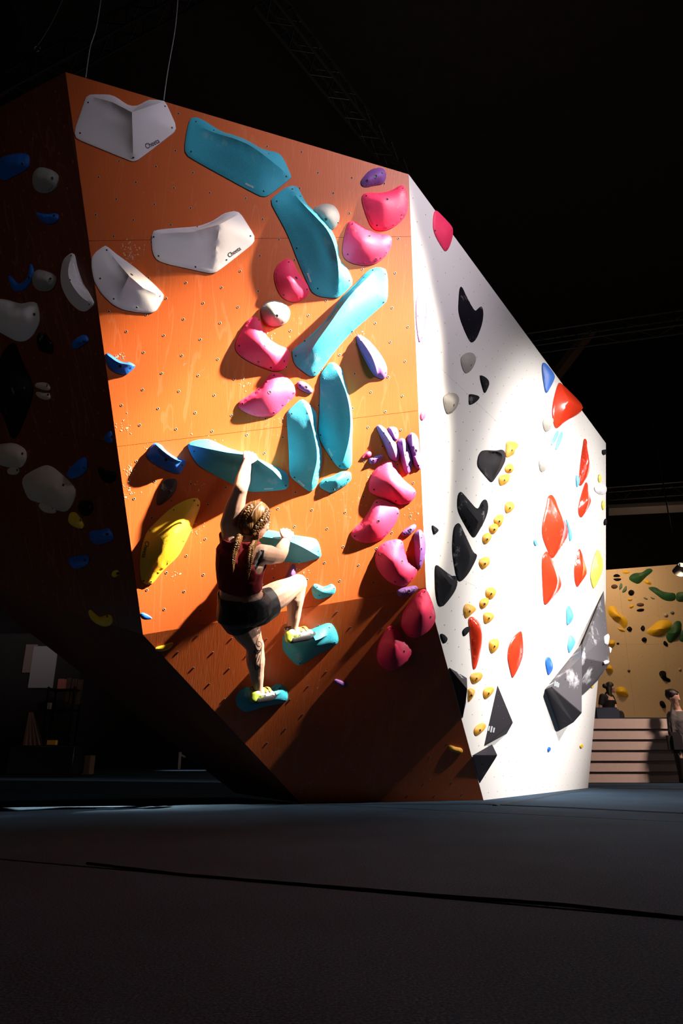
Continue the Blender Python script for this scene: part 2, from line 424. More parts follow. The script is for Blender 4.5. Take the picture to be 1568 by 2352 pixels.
    if k >= 1.05:
        nb = [[] for _ in vo]
        for f in fo:
            for q in range(len(f)): nb[f[q]].append(f[(q+1) % len(f)]); nb[f[(q+1) % len(f)]].append(f[q])
        for _ in range(2 if k < 1.35 else (5 if k < 2 else 12)): 
            Z2 = Z.copy()
            for i_, q in enumerate(nb):
                if tt[i_] > 0 and q and not (k < 1.45 and tt[i_] > .985): Z2[i_] = .5*Z[i_]+.5*Z[q].mean()
            Z = Z2
    V = [(p[0], p[1], z) for p, z in zip(Q, Z)]; F = [tuple(f) for f in fo]
    # rim: match the inner boundary to the outline and drop to the wall
    def near(p): return int(((Q-p)**2).sum(1).argmin())
    ib = [near(p) for p in inner]; k1 = len(V)
    for p in pa: V.append((p[0], p[1], rim*.62))
    for p in pa: V.append((p[0], p[1], 0))
    for i in range(n):
        j = (i+1) % n
        if ib[i] != ib[j]: F.append((ib[i], k1+i, k1+j, ib[j]))
        F.append((k1+i, k1+n+i, k1+n+j, k1+j))
    me = bpy.data.meshes.new(name); me.from_pydata(V, [], F)
    bm = bmesh.new(); bm.from_mesh(me)
    bmesh.ops.recalc_face_normals(bm, faces=bm.faces)
    top = max(bm.faces, key=lambda f: f.calc_center_median().z)
    if top.normal.z < 0: bmesh.ops.reverse_faces(bm, faces=bm.faces)
    bm.to_mesh(me); tree = BVHTree.FromBMesh(bm); bm.free()
    me.materials.append(M[mk]); me.polygons.foreach_set('use_smooth', [True]*len(me.polygons)); me.set_sharp_from_angle(angle=math.radians(38))
    o = bpy.data.objects.new(name, me); COL.objects.link(o)
    o.matrix_world = Matrix.Translation(P.w(cx, cy, 0)) @ P.R.to_4x4()
    cn = {'greige': 'grey', 'skyblue': 'sky blue', 'amber': 'yellow', 'paleyellow': 'yellow', 'darkbrown': 'dark brown', 'lilac': 'purple', 'wood': 'wooden'}.get(mk, mk)
    tag(o, label, cat, group or cn+' holds on the '+{'up': 'orange front', 'lo': 'orange front', 'wh': 'white side', 'v4': 'chalky grey volume', 'le': 'shaded left face', 'bg': 'rear cream wall'}[pl])
    inv = o.matrix_world.inverted(); co = inv @ CAM
    def cast(u, v):
        d = (inv.to_3x3() @ ray(*cpx(cr, (u, v)))).normalized(); return tree.ray_cast(co, d)
    for i, b in enumerate(bolts):
        l, nn, _, _ = cast(*b[:2])
        if l is None: continue
        bo = bpy.data.objects.new('bolt_hole', bolt_mesh(mk, len(b) > 2)); COL.objects.link(bo); bo.parent = o
        bo.matrix_local = Matrix.Translation(l) @ nn.to_track_quat('Z', 'Y').to_matrix().to_4x4()
    if text:
        s, (x0, y0), (x1, y1), m2 = text
        cu = bpy.data.curves.new('lettering', 'FONT'); cu.body = s; cu.extrude = 0; cu.resolution_u = 4; cu.offset = .012
        to = bpy.data.objects.new('tmp', cu); COL.objects.link(to); bpy.context.view_layer.update()
        dg = bpy.context.evaluated_depsgraph_get(); tm = bpy.data.meshes.new_from_object(to.evaluated_get(dg)); bpy.data.objects.remove(to)
        tb = bmesh.new(); tb.from_mesh(tm); bmesh.ops.triangulate(tb, faces=tb.faces)
        bmesh.ops.subdivide_edges(tb, edges=[e for e in tb.edges if e.calc_length() > .2], cuts=1)
        bmesh.ops.triangulate(tb, faces=tb.faces)
        wd = max(v.co.x for v in tb.verts)
        a = cast(x0, y0)[0]; b = cast(x1, y1)[0]
        if a and b:
            ex = Vector((b.x-a.x, b.y-a.y, 0)); sc = ex.length/wd; ex.normalize(); ey = Vector((-ex.y, ex.x, 0))
            for v in tb.verts:
                q = Vector((a.x, a.y, 0))+ex*v.co.x*sc+ey*v.co.y*sc; h = tree.ray_cast(Vector((q.x, q.y, 2)), Vector((0, 0, -1)))
                v.co = (h[0]+h[1]*.0012) if h[0] else q+Vector((0, 0, a.z))
            bmobj('lettering', tb, M[m2], o)
        else: tb.free()
    if logo:
        (x0, y0), (x1, y1), hgt = logo
        a = cast(x0, y0)[0]; b = cast(x1, y1)[0]
        if a and b:
            tb = bmesh.new(); ex = Vector((b.x-a.x, b.y-a.y, 0)); ey = Vector((-ex.y, ex.x, 0)).normalized()*hgt
            for s0 in range(7):
                f0, f1 = s0/7, (s0+.72)/7; q4 = []
                for f, g in ((f0, 0), (f1, 0), (f1, 1), (f0, 1)):
                    q = Vector((a.x, a.y, 0))+ex*f+ey*g; h = tree.ray_cast(Vector((q.x, q.y, 2)), Vector((0, 0, -1)))
                    q4.append(tb.verts.new((h[0]+Vector((0, 0, .0015))) if h[0] else q+Vector((0, 0, a.z))))
                tb.faces.new(q4)
            bmobj('printed_logo', tb, M['label'], o)
    HOLDS.append(o); return o
def oval(x, y, rx, ry, n=10, a=0): return [(x+rx*math.cos(2*math.pi*i/n)*math.cos(a)-ry*math.sin(2*math.pi*i/n)*math.sin(a), y+rx*math.cos(2*math.pi*i/n)*math.sin(a)+ry*math.sin(2*math.pi*i/n)*math.cos(a)) for i in range(n)]
def cen(out): return (sum(p[0] for p in out)/len(out), sum(p[1] for p in out)/len(out))
H = hold
# --- white slopers
H('climbing_hold', 'up', 'A', [(715,412),(890,412),(950,445),(1010,490),(1060,505),(1110,500),(1150,475),(1190,452),(1310,460),(1330,480),(1410,660),(1405,700),(1380,725),(1090,948),(1060,948),(620,770),(598,740),(600,690),(690,430)],
  [[(735,425,.03),(900,470,.13),(1055,550,.22),(1200,500,.13),(1300,470,.03)],[(1055,550,.22),(1062,760,.13),(1066,930,.02)]], 'white', 'big white saddle-topped hold in the top left corner of the orange wall, lettered Cheeta', [(705,472),(641,717),(1067,912),(1376,674),(1320,502)], k=1, rr=.15, text=('Cheeta', (1172,845), (1280,790), 'ink'))
H('climbing_hold', 'up', 'P', [(348,545),(352,530),(385,526),(455,521),(490,508),(515,490),(540,485),(552,490),(586,545),(582,560),(495,628),(480,628),(385,607),(360,598),(350,580)],
  [[(356,537,.03),(440,533,.12),(505,515,.19),(545,494,.05)],[(505,515,.19),(496,570,.1),(489,620,.02)]], 'white', 'white angular hold lettered Cheeta, left of the two upper blue-green slopers', [(353,544),(364,588),(449,613),(575,542),(520,597),(453,521)], k=1.1, rr=.15, text=('Cheeta', (526,592), (554,573), 'ink'))
H('climbing_hold', 'up', 'C', [(820,50),(840,55),(910,115),(1050,215),(1200,345),(1280,430),(1285,450),(1240,535),(1210,570),(1170,577),(1060,570),(960,550),(880,510),(790,420),(735,320),(718,220),(717,150),(745,105)],
  [[(845,80,.02),(920,180,.05),(1010,285,.17),(1120,380,.09),(1250,440,.03)],[(1010,285,.17),(960,390,.08),(920,480,.02)]], 'white', 'white scooped hold with a dark rubbed pocket at the left edge of the orange wall', [(835,83),(784,306),(890,465),(1071,531),(1030,275,1),(1257,440)], k=1, rr=.15)
H('climbing_hold', 'le', 'C', [(485,230),(500,160),(535,125),(573,102),(590,130),(600,200),(640,320),(700,420),(738,490),(738,510),(690,560),(660,568),(610,550),(540,480),(490,380),(478,300)],
  [(570,120,.02),(556,250,.10),(592,350,.13),(660,460,.08),(725,500,.02)], 'white', 'white crescent hold on the dark left face, its right side brightly lit', [(548,317),(556,125),(698,508)], k=1.1)
# --- teal slopers
T = 'teal'
H('climbing_hold', 'up', 'B', [(95,190),(125,182),(160,192),(290,275),(350,288),(430,318),(530,378),(610,392),(635,405),(660,440),(704,540),(700,550),(570,652),(540,662),(510,655),(90,425),(68,400),(62,370),(75,270)],
  [(125,215,.02),(220,270,.08),(350,305,.17),(460,350,.2),(560,425,.17),(640,490,.08),(690,535,.02)], T, 'teal sloper highest on the orange wall, long and bent along the top edge', [(131,208),(101,387),(237,259),(568,400),(672,537),(536,625)], k=1.15, rr=.2, logo=((425,585),(475,610),.012))
H('climbing_hold', 'up', 'B', [(600,655),(680,597),(715,592),(740,600),(760,640),(795,710),(860,760),(930,840),(965,900),(985,980),(990,1045),(1040,1090),(1070,1160),(1068,1190),(1000,1255),(970,1270),(870,1258),(835,1240),(815,1215),(740,1040),(680,880),(580,700),(580,680)],
  [(700,610,.02),(750,680,.1),(850,780,.2),(925,860,.23),(970,970,.23),(988,1100,.14),(985,1250,.02)], T, 'teal S-shaped sloper running down right of centre, under the highest teal one', [(615,686),(709,612),(757,655),(735,967),(861,1209),(1050,1163),(1022,1105)], k=1.15, rr=.2, logo=((795,1120),(815,1175),.012))
H('climbing_hold', 'up', 'D', [(1080,225),(1130,202),(1190,203),(1215,225),(1225,310),(1222,430),(1205,460),(960,670),(830,820),(720,975),(690,992),(660,985),(560,910),(545,880),(532,810),(540,790),(620,735),(700,660),(800,560),(880,430),(950,360),(1040,270)],
  [(1125,230,.03),(985,365,.15),(900,470,.21),(808,605,.23),(705,745,.18),(668,810,.13),(640,900,.04)], T, 'long light teal sloper slanting from lower left to upper right, pointing at the wall corner', [(1115,221),(1203,251),(1193,453),(966,664),(561,838),(626,731),(697,958)], k=1.15, rr=.2)
H('climbing_hold', 'up', 'D', [(745,960),(800,890),(820,883),(845,890),(900,940),(905,1000),(930,1080),(960,1200),(970,1330),(965,1440),(965,1620),(955,1645),(900,1658),(860,1640),(800,1550),(740,1460),(720,1400),(730,1300),(735,1100),(735,1000)],
  [(828,895,.02),(880,990,.1),(935,1130,.19),(958,1280,.21),(950,1430,.16),(915,1560,.08),(885,1640,.02)], T, 'tall teal sloper, right one of the upright pair in the middle', [(759,1003),(739,1409),(878,1632)], k=1.2, rr=.2, logo=((790,1510),(818,1565),.012))
H('climbing_hold', 'up', 'D', [(498,1240),(590,1155),(610,1150),(635,1165),(700,1230),(715,1270),(710,1370),(730,1450),(750,1530),(748,1620),(725,1720),(715,1770),(680,1812),(655,1818),(540,1725),(515,1700),(510,1500),(495,1280)],
  [(612,1160,.02),(660,1280,.09),(692,1400,.15),(716,1520,.18),(713,1610,.17),(688,1700,.09),(668,1800,.02)], T, 'tall teal sloper, left one of the upright pair in the middle', [(531,1256),(650,1213),(553,1714)], k=1.2, rr=.2, logo=((575,1742),(620,1782),.012))
H('climbing_hold', 'up', 'E', [(562,230),(575,210),(630,190),(715,183),(750,195),(850,245),(950,275),(1060,315),(1150,360),(1240,400),(1285,430),(1295,460),(1293,525),(1275,548),(1150,560),(1030,565),(1000,560),(920,525),(700,410),(640,370),(600,310)],
  [[(575,222,.02),(700,250,.1),(850,280,.17),(1010,300,.22),(1060,325,.22),(1180,410,.1),(1275,510,.02)],[(1040,320,.22),(1020,550,.03)]], T, "teal sloper gripped by the climber's raised left hand", [(719,200),(614,272),(1274,518)], k=1, rr=.2, logo=((1118,548),(1185,545),.01))
H('climbing_hold', 'up', 'E', [(1050,900),(1070,860),(1130,835),(1190,845),(1240,855),(1330,875),(1470,895),(1500,910),(1520,960),(1530,1025),(1520,1040),(1390,1075),(1330,1075),(1240,1062),(1100,1010),(1050,960)],
  [(1070,880,.05),(1230,905,.19),(1320,925,.2),(1420,975,.12),(1512,1030,.02)], T, "teal sloper gripped by the climber's right hand", [(1508,993),(1370,1064)], k=1.1, rr=.2)
H('climbing_hold', 'up', 'D', [(735,1750),(765,1720),(830,1705),(880,1672),(920,1668),(955,1675),(962,1700),(958,1745),(830,1822),(805,1825),(740,1790),(730,1775)], [(765,1740,.03),(850,1735,.08),(930,1695,.03)], T, 'small pale teal hold under the tall upright teal pair', [(780,1745),(918,1693),(938,1728),(835,1800)], k=1.5)
H('climbing_hold', 'up', 'I', [(1190,215),(1215,182),(1250,185),(1300,215),(1350,205),(1385,182),(1420,195),(1442,240),(1420,285),(1380,310),(1300,335),(1240,342),(1205,315),(1188,260)], [(1225,235,.03),(1300,260,.07),(1400,235,.03)], T, "small bone-shaped teal hold right of the climber's bent knee", [(1243,219),(1419,234),(1268,302)], k=1.6)
H('climbing_hold', 'lo', 'I', [(890,730),(905,700),(940,690),(1100,690),(1190,650),(1330,592),(1370,587),(1400,595),(1445,665),(1465,740),(1460,790),(1400,830),(1250,910),(1090,1010),(1060,1020),(1020,1010),(900,880),(885,830)],
  [(915,735,.08),(1080,770,.19),(1230,775,.16),(1365,700,.04)], T, "teal foothold under the climber's right shoe", [(1371,637),(1423,787),(1070,1002)], k=1.2, rr=.2)
H('climbing_hold', 'lo', 'I', [(410,1340),(440,1290),(490,1250),(530,1243),(560,1250),(600,1290),(720,1290),(780,1240),(830,1213),(870,1212),(910,1240),(940,1290),(948,1350),(930,1390),(880,1410),(700,1440),(560,1490),(500,1500),(430,1450),(405,1390)],
  [(480,1300,.06),(620,1370,.17),(740,1380,.16),(870,1300,.04)], T, "teal foothold under the climber's left shoe, lowest on the wall", [(860,1262),(906,1382)], k=1.2, rr=.2)
# --- pinks
K_ = 'pink'
H('climbing_hold', 'up', 'B', [(1127,650),(1145,635),(1250,638),(1310,620),(1350,592),(1375,592),(1395,620),(1405,700),(1395,770),(1340,830),(1280,860),(1220,866),(1190,850),(1165,810),(1125,690)], [(1175,680,.05),(1250,690,.12),(1340,680,.08)], K_, 'highest pink shield-shaped hold, in the top right corner of the orange wall', [(1152,653),(1277,672,1),(1370,607),(1363,769),(1216,830)])
H('climbing_hold', 'up', 'B', [(1040,815),(1060,803),(1085,810),(1150,855),(1220,885),(1285,885),(1308,910),(1300,970),(1260,1030),(1190,1070),(1120,1072),(1040,1050),(1008,1010),(1010,940)], [(1080,855,.05),(1130,920,.12),(1230,950,.07)], K_, 'second highest pink hold, just under the corner one and right of the S-shaped teal sloper', [(1068,822),(1170,893,1),(1298,903),(1041,1004),(1211,1032)])
H('climbing_hold', 'up', 'B', [(600,1110),(625,1060),(665,1032),(700,1035),(720,1060),(730,1100),(790,1170),(812,1215),(805,1250),(760,1285),(710,1293),(650,1270),(615,1210),(600,1150)], [(670,1080,.05),(700,1160,.12),(740,1220,.07)], K_, 'pink bean-shaped hold tucked left of the S-shaped teal sloper', [(687,1050),(732,1145,1),(657,1248),(797,1215)])
H('climbing_hold', 'up', 'D', [(180,640),(225,570),(265,555),(305,575),(318,640),(360,710),(430,760),(505,785),(518,820),(510,880),(480,935),(430,952),(380,945),(220,880),(140,820),(122,770),(140,710)], [(255,630,.05),(290,720,.13),(370,810,.12),(450,860,.05)], K_, 'pink boomerang hold below left of the round grey dome', [(296,580),(347,760,1),(154,765),(292,881),(383,923),(478,877)])
H('climbing_hold', 'up', 'D', [(380,965),(405,957),(470,975),(530,1020),(562,1080),(555,1130),(480,1200),(420,1265),(350,1280),(260,1275),(160,1225),(143,1195),(155,1165),(230,1120),(310,1060)], [(420,1000,.04),(380,1080,.12),(290,1140,.1),(200,1190,.04)], K_, 'pink fan-shaped hold with a pale top, left of the upright teal pair', [(405,978),(374,1100,1),(547,1108),(178,1183),(404,1248)])
H('climbing_hold', 'up', 'G', [(420,520),(500,440),(560,422),(610,440),(630,500),(680,590),(760,650),(800,690),(803,730),(770,790),(700,822),(640,820),(500,760),(395,720),(375,670),(385,600)], [(550,490,.05),(570,590,.12),(640,680,.12),(730,730,.05)], K_, 'pink hold under the purple fingers, topmost of the chain down the right edge', [(578,455),(651,617,1),(426,683),(788,717),(623,788)])
H('climbing_hold', 'up', 'G', [(425,790),(450,770),(500,770),(600,815),(650,860),(655,910),(600,1020),(520,1120),(430,1160),(340,1168),(250,1140),(215,1095),(225,1050),(320,970),(380,880)], [(480,820,.04),(460,920,.12),(370,1030,.1),(280,1100,.04)], K_, 'pink hold leaning left, second in the chain down the right edge', [(451,799),(465,970,1),(639,899),(252,1103),(516,1102)])
H('climbing_hold', 'up', 'G', [(440,1240),(500,1160),(600,1130),(660,1130),(690,1160),(695,1240),(740,1330),(800,1375),(818,1410),(790,1480),(720,1545),(660,1562),(560,1520),(480,1440),(432,1340)], [(600,1190,.06),(600,1310,.13),(680,1430,.09)], K_, 'pink hold with a bite out of its right side, beside the upright purple edge', [(673,1168),(678,1333,1),(473,1271),(800,1398),(614,1514)])
H('climbing_hold', 'lo', 'G', [(670,1860),(690,1780),(780,1650),(850,1585),(885,1577),(910,1600),(950,1700),(980,1810),(975,1870),(930,1940),(870,1990),(800,2016),(740,2010),(690,1960),(668,1900)], [(860,1650,.06),(850,1790,.17),(800,1880,.12)], K_, 'big pink drop-shaped hold at the wall corner below the crease line', [(882,1604),(933,1834,1),(704,1818),(765,1993)])
H('climbing_hold', 'lo', 'G', [(450,2140),(470,2060),(540,1930),(580,1903),(610,1905),(650,1960),(700,2040),(770,2110),(776,2150),(730,2230),(650,2290),(570,2315),(500,2290),(450,2220)], [(590,1960,.06),(620,2080,.16),(580,2170,.12)], K_, 'lowest pink drop-shaped hold, half in shadow', [(592,1932),(695,2144,1)])
H('climbing_hold', 'up', 'G', [(315,395),(350,345),(385,335),(405,355),(400,385),(360,400),(320,402)], [(370,365,.05)], K_, 'tiny pink pebble hold left of the purple fingers')
H('climbing_hold', 'wh', 'J', oval(99,1722,19,34), [(99,1722,.04)], K_, 'tiny pink knob on the white side close to the corner', [(99,1717)])
H('climbing_hold', 'wh', 'J', [(180,200),(190,125),(205,112),(250,155),(325,235),(335,265),(333,330),(300,420),(280,433),(265,425),(185,290)], [(225,190,.04),(270,300,.09)], K_, 'pink hold high on the white side, cut by its sloping top edge', [(201,272),(328,272),(292,411)])
# --- purples
U_ = 'purple'
H('climbing_hold', 'up', 'B', [(1117,570),(1130,545),(1170,500),(1215,487),(1250,487),(1272,515),(1268,560),(1250,585),(1200,590),(1155,603),(1125,595)], [(1170,555,.07),(1230,525,.07)], U_, 'purple rounded hold above the highest pink one', [(1209,535,1),(1247,516),(1158,560)])
H('climbing_hold', 'up', 'D', [(992,700),(1010,686),(1050,700),(1110,750),(1180,840),(1215,910),(1220,960),(1205,1008),(1150,998),(1110,960),(1060,870),(1010,770)], [(1008,695,.03),(1060,760,.09),(1110,840,.13),(1140,920,.13),(1155,995,.03)], U_, 'purple crescent edge hold alone on the bright right part of the orange wall', [(1031,723),(1133,842,1),(1208,963)], k=1)
H('climbing_hold', 'up', 'D', [(568,1030),(600,1018),(640,1035),(680,1075),(685,1100),(670,1114),(620,1095),(575,1070)], [(595,1045,.035),(660,1090,.03)], U_, 'small purple chip between the pink fan hold and the upright teal pair', [(593,1050),(634,1066,1)])
fg = [([(445,120),(460,100),(490,105),(545,150),(600,220),(640,310),(650,380),(640,435),(575,415),(555,380),(520,270),(470,180)], [(475,120,.03),(560,230,.08),(605,330,.08),(630,420,.02)], [(515,176),(569,263),(615,356)], 'leftmost long purple finger hold of the group beside the corner'),
      ([(548,135),(560,118),(625,120),(640,160),(650,210),(625,255),(590,220),(555,170)], [(580,140,.03),(625,235,.04)], [(617,177)], 'short purple finger hold at the top of the purple group'),
      ([(640,240),(670,218),(705,230),(740,320),(765,420),(765,500),(730,550),(700,525),(670,440),(650,320),(632,270)], [(680,240,.03),(700,380,.08),(733,530,.02)], [(677,277),(707,377,1),(729,477)], 'chalked purple finger hold in the middle of the purple group, reaching lowest'),
      ([(720,230),(735,190),(765,162),(825,210),(830,330),(848,440),(845,500),(830,508),(780,465),(760,360),(735,290)], [(765,180,.03),(775,330,.09),(835,490,.02)], [(780,233),(801,335,1),(824,468)], 'rightmost purple finger hold of the group, right on the wall corner')]
for o_, r_, b_, l_ in fg: H('climbing_hold', 'up', 'G', o_, r_, U_, l_, b_, k=1.2)
H('climbing_hold', 'up', 'G', [(378,415),(385,400),(490,368),(512,385),(490,420),(420,462),(400,458),(380,440)], [(405,425,.04),(480,392,.03)], U_, 'small purple wedge beside the tiny pink pebble', [(419,421),(458,412)], k=1.4)
H('climbing_hold', 'up', 'G', [(670,1075),(690,1050),(760,1005),(790,992),(807,1010),(800,1040),(750,1090),(720,1102),(680,1100)], [(700,1075,.04),(780,1020,.04)], U_, 'small purple hold just above the upright chalk-smeared purple edge', [(753,1048,1),(705,1085)])
H('climbing_hold', 'up', 'G', [(780,1100),(800,1060),(830,1040),(855,1050),(885,1110),(890,1200),(880,1300),(850,1385),(830,1402),(805,1370),(790,1200)], [(830,1065,.03),(845,1220,.08),(835,1370,.03)], U_, 'upright chalk-smeared purple edge hold on the wall corner', [(853,1119),(850,1221,1),(846,1324)], k=1.4)
H('climbing_hold', 'lo', 'G', [(625,1600),(650,1575),(790,1545),(815,1555),(818,1580),(770,1625),(700,1650),(640,1640)], [(670,1605,.06),(770,1580,.05)], U_, 'purple hold lying on the crease line between two pink holds', [(690,1608),(741,1600,1),(788,1586)])
H('climbing_hold', 'up', 'H', [(930,1440),(960,1370),(990,1320),(1015,1328),(1030,1370),(1025,1430),(990,1480),(900,1485)], [(1000,1335,.03),(965,1420,.11)], U_, "purple hold peeking out above the climber's bent knee", [(1008,1385)], k=1.2)
H('climbing_hold', 'lo', 'I', [(1415,1180),(1430,1160),(1470,1170),(1545,1200),(1555,1220),(1535,1252),(1500,1245),(1425,1200)], [(1440,1180,.05),(1530,1220,.05)], U_, 'small purple bar alone low on the dark part of the orange wall')
H('climbing_hold', 'wh', 'J', [(45,850),(60,780),(78,755),(105,780),(130,850),(132,930),(115,1040),(80,1162),(65,1120),(50,1000)], [(80,780,.02),(88,930,.08),(80,1140,.02)], 'lilac', 'pale lilac crescent on the white side beside the corner', [(122,952),(96,1112)], k=1.3)
# --- greys
H('climbing_hold', 'up', 'B', [(825,740),(870,708),(915,700),(960,712),(990,755),(993,800),(970,845),(940,860),(880,840),(840,790)], [(915,775,.11)], 'grey', 'grey dome hold half hidden by the S-shaped teal sloper', [(910,793,1),(982,815)])
H('climbing_hold', 'up', 'D', [(303,520),(320,480),(355,448),(410,438),(470,455),(515,495),(523,540),(505,595),(450,625),(390,628),(340,600)], [(405,535,.13)], 'grey', 'pale grey dome hold, pink light on its underside, above the pink boomerang', [(424,551,1),(511,547)])
# --- others on orange
H('climbing_hold', 'up', 'C', [(825,900),(840,888),(880,910),(930,950),(985,968),(1010,958),(1060,985),(1058,1000),(1000,1055),(975,1060),(920,1050),(860,1015),(830,950)], [(842,905,.03),(925,968,.08),(1000,978,.07),(1048,990,.02)], 'blue', 'blue hold with a chalked top at the left edge of the orange wall, upper one', [(940,992,1),(1020,1007)], k=1.2)
H('climbing_hold', 'up', 'E', [(270,290),(320,215),(340,208),(385,230),(400,260),(490,325),(555,335),(558,350),(520,430),(490,435),(400,405),(300,345),(272,310)], [(335,220,.04),(395,275,.11),(485,338,.1),(548,345,.02)], 'blue', 'blue rectangular hold with chalk on top, above the dark wooden one', [(411,332,1),(528,371)], k=1.1)
M['wood'] = mat('dark_weathered_wood', (.05, .035, .035), .7, .6, 40, .15)
H('climbing_hold', 'up', 'E', [(350,600),(365,530),(400,480),(440,468),(490,470),(493,510),(480,560),(440,615),(360,664),(348,650)], [(475,480,.03),(440,560,.06),(365,648,.02)], 'wood', 'dark brown wooden leaf-shaped hold above the big yellow one', [(452,526),(436,563,1)], k=1.3)
H('climbing_hold', 'up', 'E', [(280,840),(330,790),(410,710),(500,645),(590,608),(640,604),(660,635),(658,670),(620,770),(580,870),(540,950),(500,1030),(420,1100),(360,1165),(320,1220),(300,1232),(260,1230),(230,1200),(222,1080),(235,960),(260,880)], [(620,650,.04),(540,780,.15),(420,930,.19),(330,1070,.13),(285,1190,.03)], 'yellow', 'big yellow leaf-shaped hold lettered Cheeta at the lower left of the orange wall', [(615,626),(641,661),(468,693),(295,842),(303,1212),(250,1205)], k=1.5, text=('Cheeta', (266,915), (238,1035), 'ink'))
H('climbing_hold', 'lo', 'M', [(170,1310),(180,1288),(200,1287),(240,1302),(280,1308),(295,1330),(285,1350),(260,1352),(230,1340),(190,1330)], [(190,1305,.06),(270,1330,.07)], 'amber', 'yellow hold alone near the foot of the orange wall by the corner')
H('climbing_hold', 'lo', 'O', [(1005,965),(1040,962),(1100,1000),(1085,1010),(1020,1012)], [(1045,985,.05)], 'blue', 'blue hold in deep shade at the left end of the crease line')
H('climbing_hold', 'lo', 'O', [(1110,1215),(1180,1195),(1240,1172),(1250,1185),(1230,1215),(1180,1240),(1125,1238)], [(1150,1215,.05),(1225,1195,.05)], 'yellow', 'yellow crescent in deep shade on the lower left edge')
# --- white side: black
B_ = 'black'
H('climbing_hold', 'wh', 'J', [(380,850),(390,720),(402,708),(415,730),(450,810),(505,905),(525,895),(555,862),(568,875),(573,940),(560,1020),(520,1120),(490,1150),(470,1140),(430,1060),(382,930)], [[(402,730,.02),(440,900,.1),(490,1000,.12),(487,1130,.02)],[(490,1000,.12),(553,890,.06)]], B_, 'black two-horned hold highest on the white side', [(466,967)], k=1.4)
H('climbing_hold', 'wh', 'J', [(548,1415),(555,1402),(600,1425),(618,1455),(615,1490),(590,1545),(580,1540),(562,1480)], [(585,1470,.05)], B_, 'small black triangular hold right under the upper grey pebble', [(600,1472)])
H('climbing_hold', 'wh', 'J', [(463,1560),(470,1550),(520,1560),(543,1572),(540,1590),(510,1620),(468,1640),(463,1625)], [(495,1590,.05)], B_, 'small black wedge between the two grey pebbles and the dark brown block', [(503,1583)])
H('climbing_hold', 'wh', 'L', [(505,220),(515,160),(545,117),(660,122),(700,112),(725,130),(730,200),(690,280),(625,375),(610,372),(540,290),(510,250)], [[(560,128,.04),(680,135,.16),(655,250,.14),(620,362,.02)]], 'darkbrown', 'dark brown cut-gem hold beside the yellow pebbles', [], k=1, rr=.18)
H('climbing_hold', 'wh', 'L', [(345,580),(350,480),(368,448),(385,460),(440,525),(510,605),(540,530),(568,507),(585,530),(592,590),(565,680),(490,810),(475,820),(450,790),(370,650)], [[(368,470,.02),(410,590,.1),(480,690,.14),(478,800,.02)],[(480,690,.14),(530,640,.11),(565,530,.03)]], B_, 'chalky black heart-shaped hold, topmost of the lower black trio', [(383,470)], k=1.4)
H('climbing_hold', 'wh', 'L', [(305,900),(315,740),(345,702),(362,703),(380,740),(430,850),(475,945),(495,945),(502,965),(480,1020),(430,1110),(380,1165),(360,1170),(340,1140),(315,1000)], [(352,730,.02),(385,880,.11),(430,980,.13),(370,1150,.02)], B_, 'tall black blade-shaped hold, middle of the lower black trio', [(376,738)], k=1.4)
H('climbing_hold', 'wh', 'L', [(167,1150),(165,1060),(175,1033),(200,1050),(300,1130),(320,1120),(335,1130),(345,1180),(325,1250),(240,1360),(215,1372),(190,1360),(170,1250)], [[(180,1055,.02),(230,1150,.11),(270,1200,.13),(212,1350,.02)],[(270,1200,.13),(322,1140,.05)]], B_, 'black chalk-spotted wedge hold, lowest of the lower black trio', [(230,1355)], k=1.4)
H('climbing_hold', 'wh', 'L', [(138,718),(155,722),(190,750),(190,768),(160,797),(150,775)], [(165,758,.04)], B_, 'tiny black triangle left of the lower black trio', [(170,757)])
H('climbing_hold', 'wh', 'M', [(288,350),(320,320),(350,318),(345,350),(302,403),(290,375)], [(320,345,.04)], B_, 'small black hold peeking out left of the long red horn')
H('climbing_hold', 'wh', 'M', [(108,375),(130,377),(160,405),(160,430),(140,460),(125,440),(110,400)], [(138,412,.04)], B_, 'small black half-round hold right at the corner edge')
# greys and creams on white
H('climbing_hold', 'wh', 'J', [(398,1290),(400,1265),(430,1235),(465,1223),(500,1235),(517,1270),(510,1310),(480,1365),(445,1391),(425,1380),(405,1330)], [(455,1295,.09)], 'greige', 'upper grey pebble hold on the white side', [(483,1325,1)])
H('climbing_hold', 'wh', 'J', [(260,1600),(265,1570),(290,1548),(335,1540),(370,1555),(385,1590),(375,1640),(340,1690),(300,1710),(280,1690)], [(320,1615,.09)], 'greige', 'lower grey pebble hold on the white side', [(348,1638,1)])
H('climbing_hold', 'wh', 'J', [(1040,1790),(1045,1745),(1085,1728),(1115,1735),(1125,1760),(1105,1820),(1075,1850),(1055,1840)], [(1080,1780,.08)], 'greige', 'cream pebble hold touching the big red pyramid', [(1099,1803)])
H('climbing_hold', 'wh', 'L', [(998,220),(1005,185),(1040,178),(1075,200),(1070,240),(1045,285),(1020,297),(1003,270)], [(1035,230,.08)], 'greige', 'cream pebble hold alone between the sky blue slivers and the big red diamond', [(1061,245)])
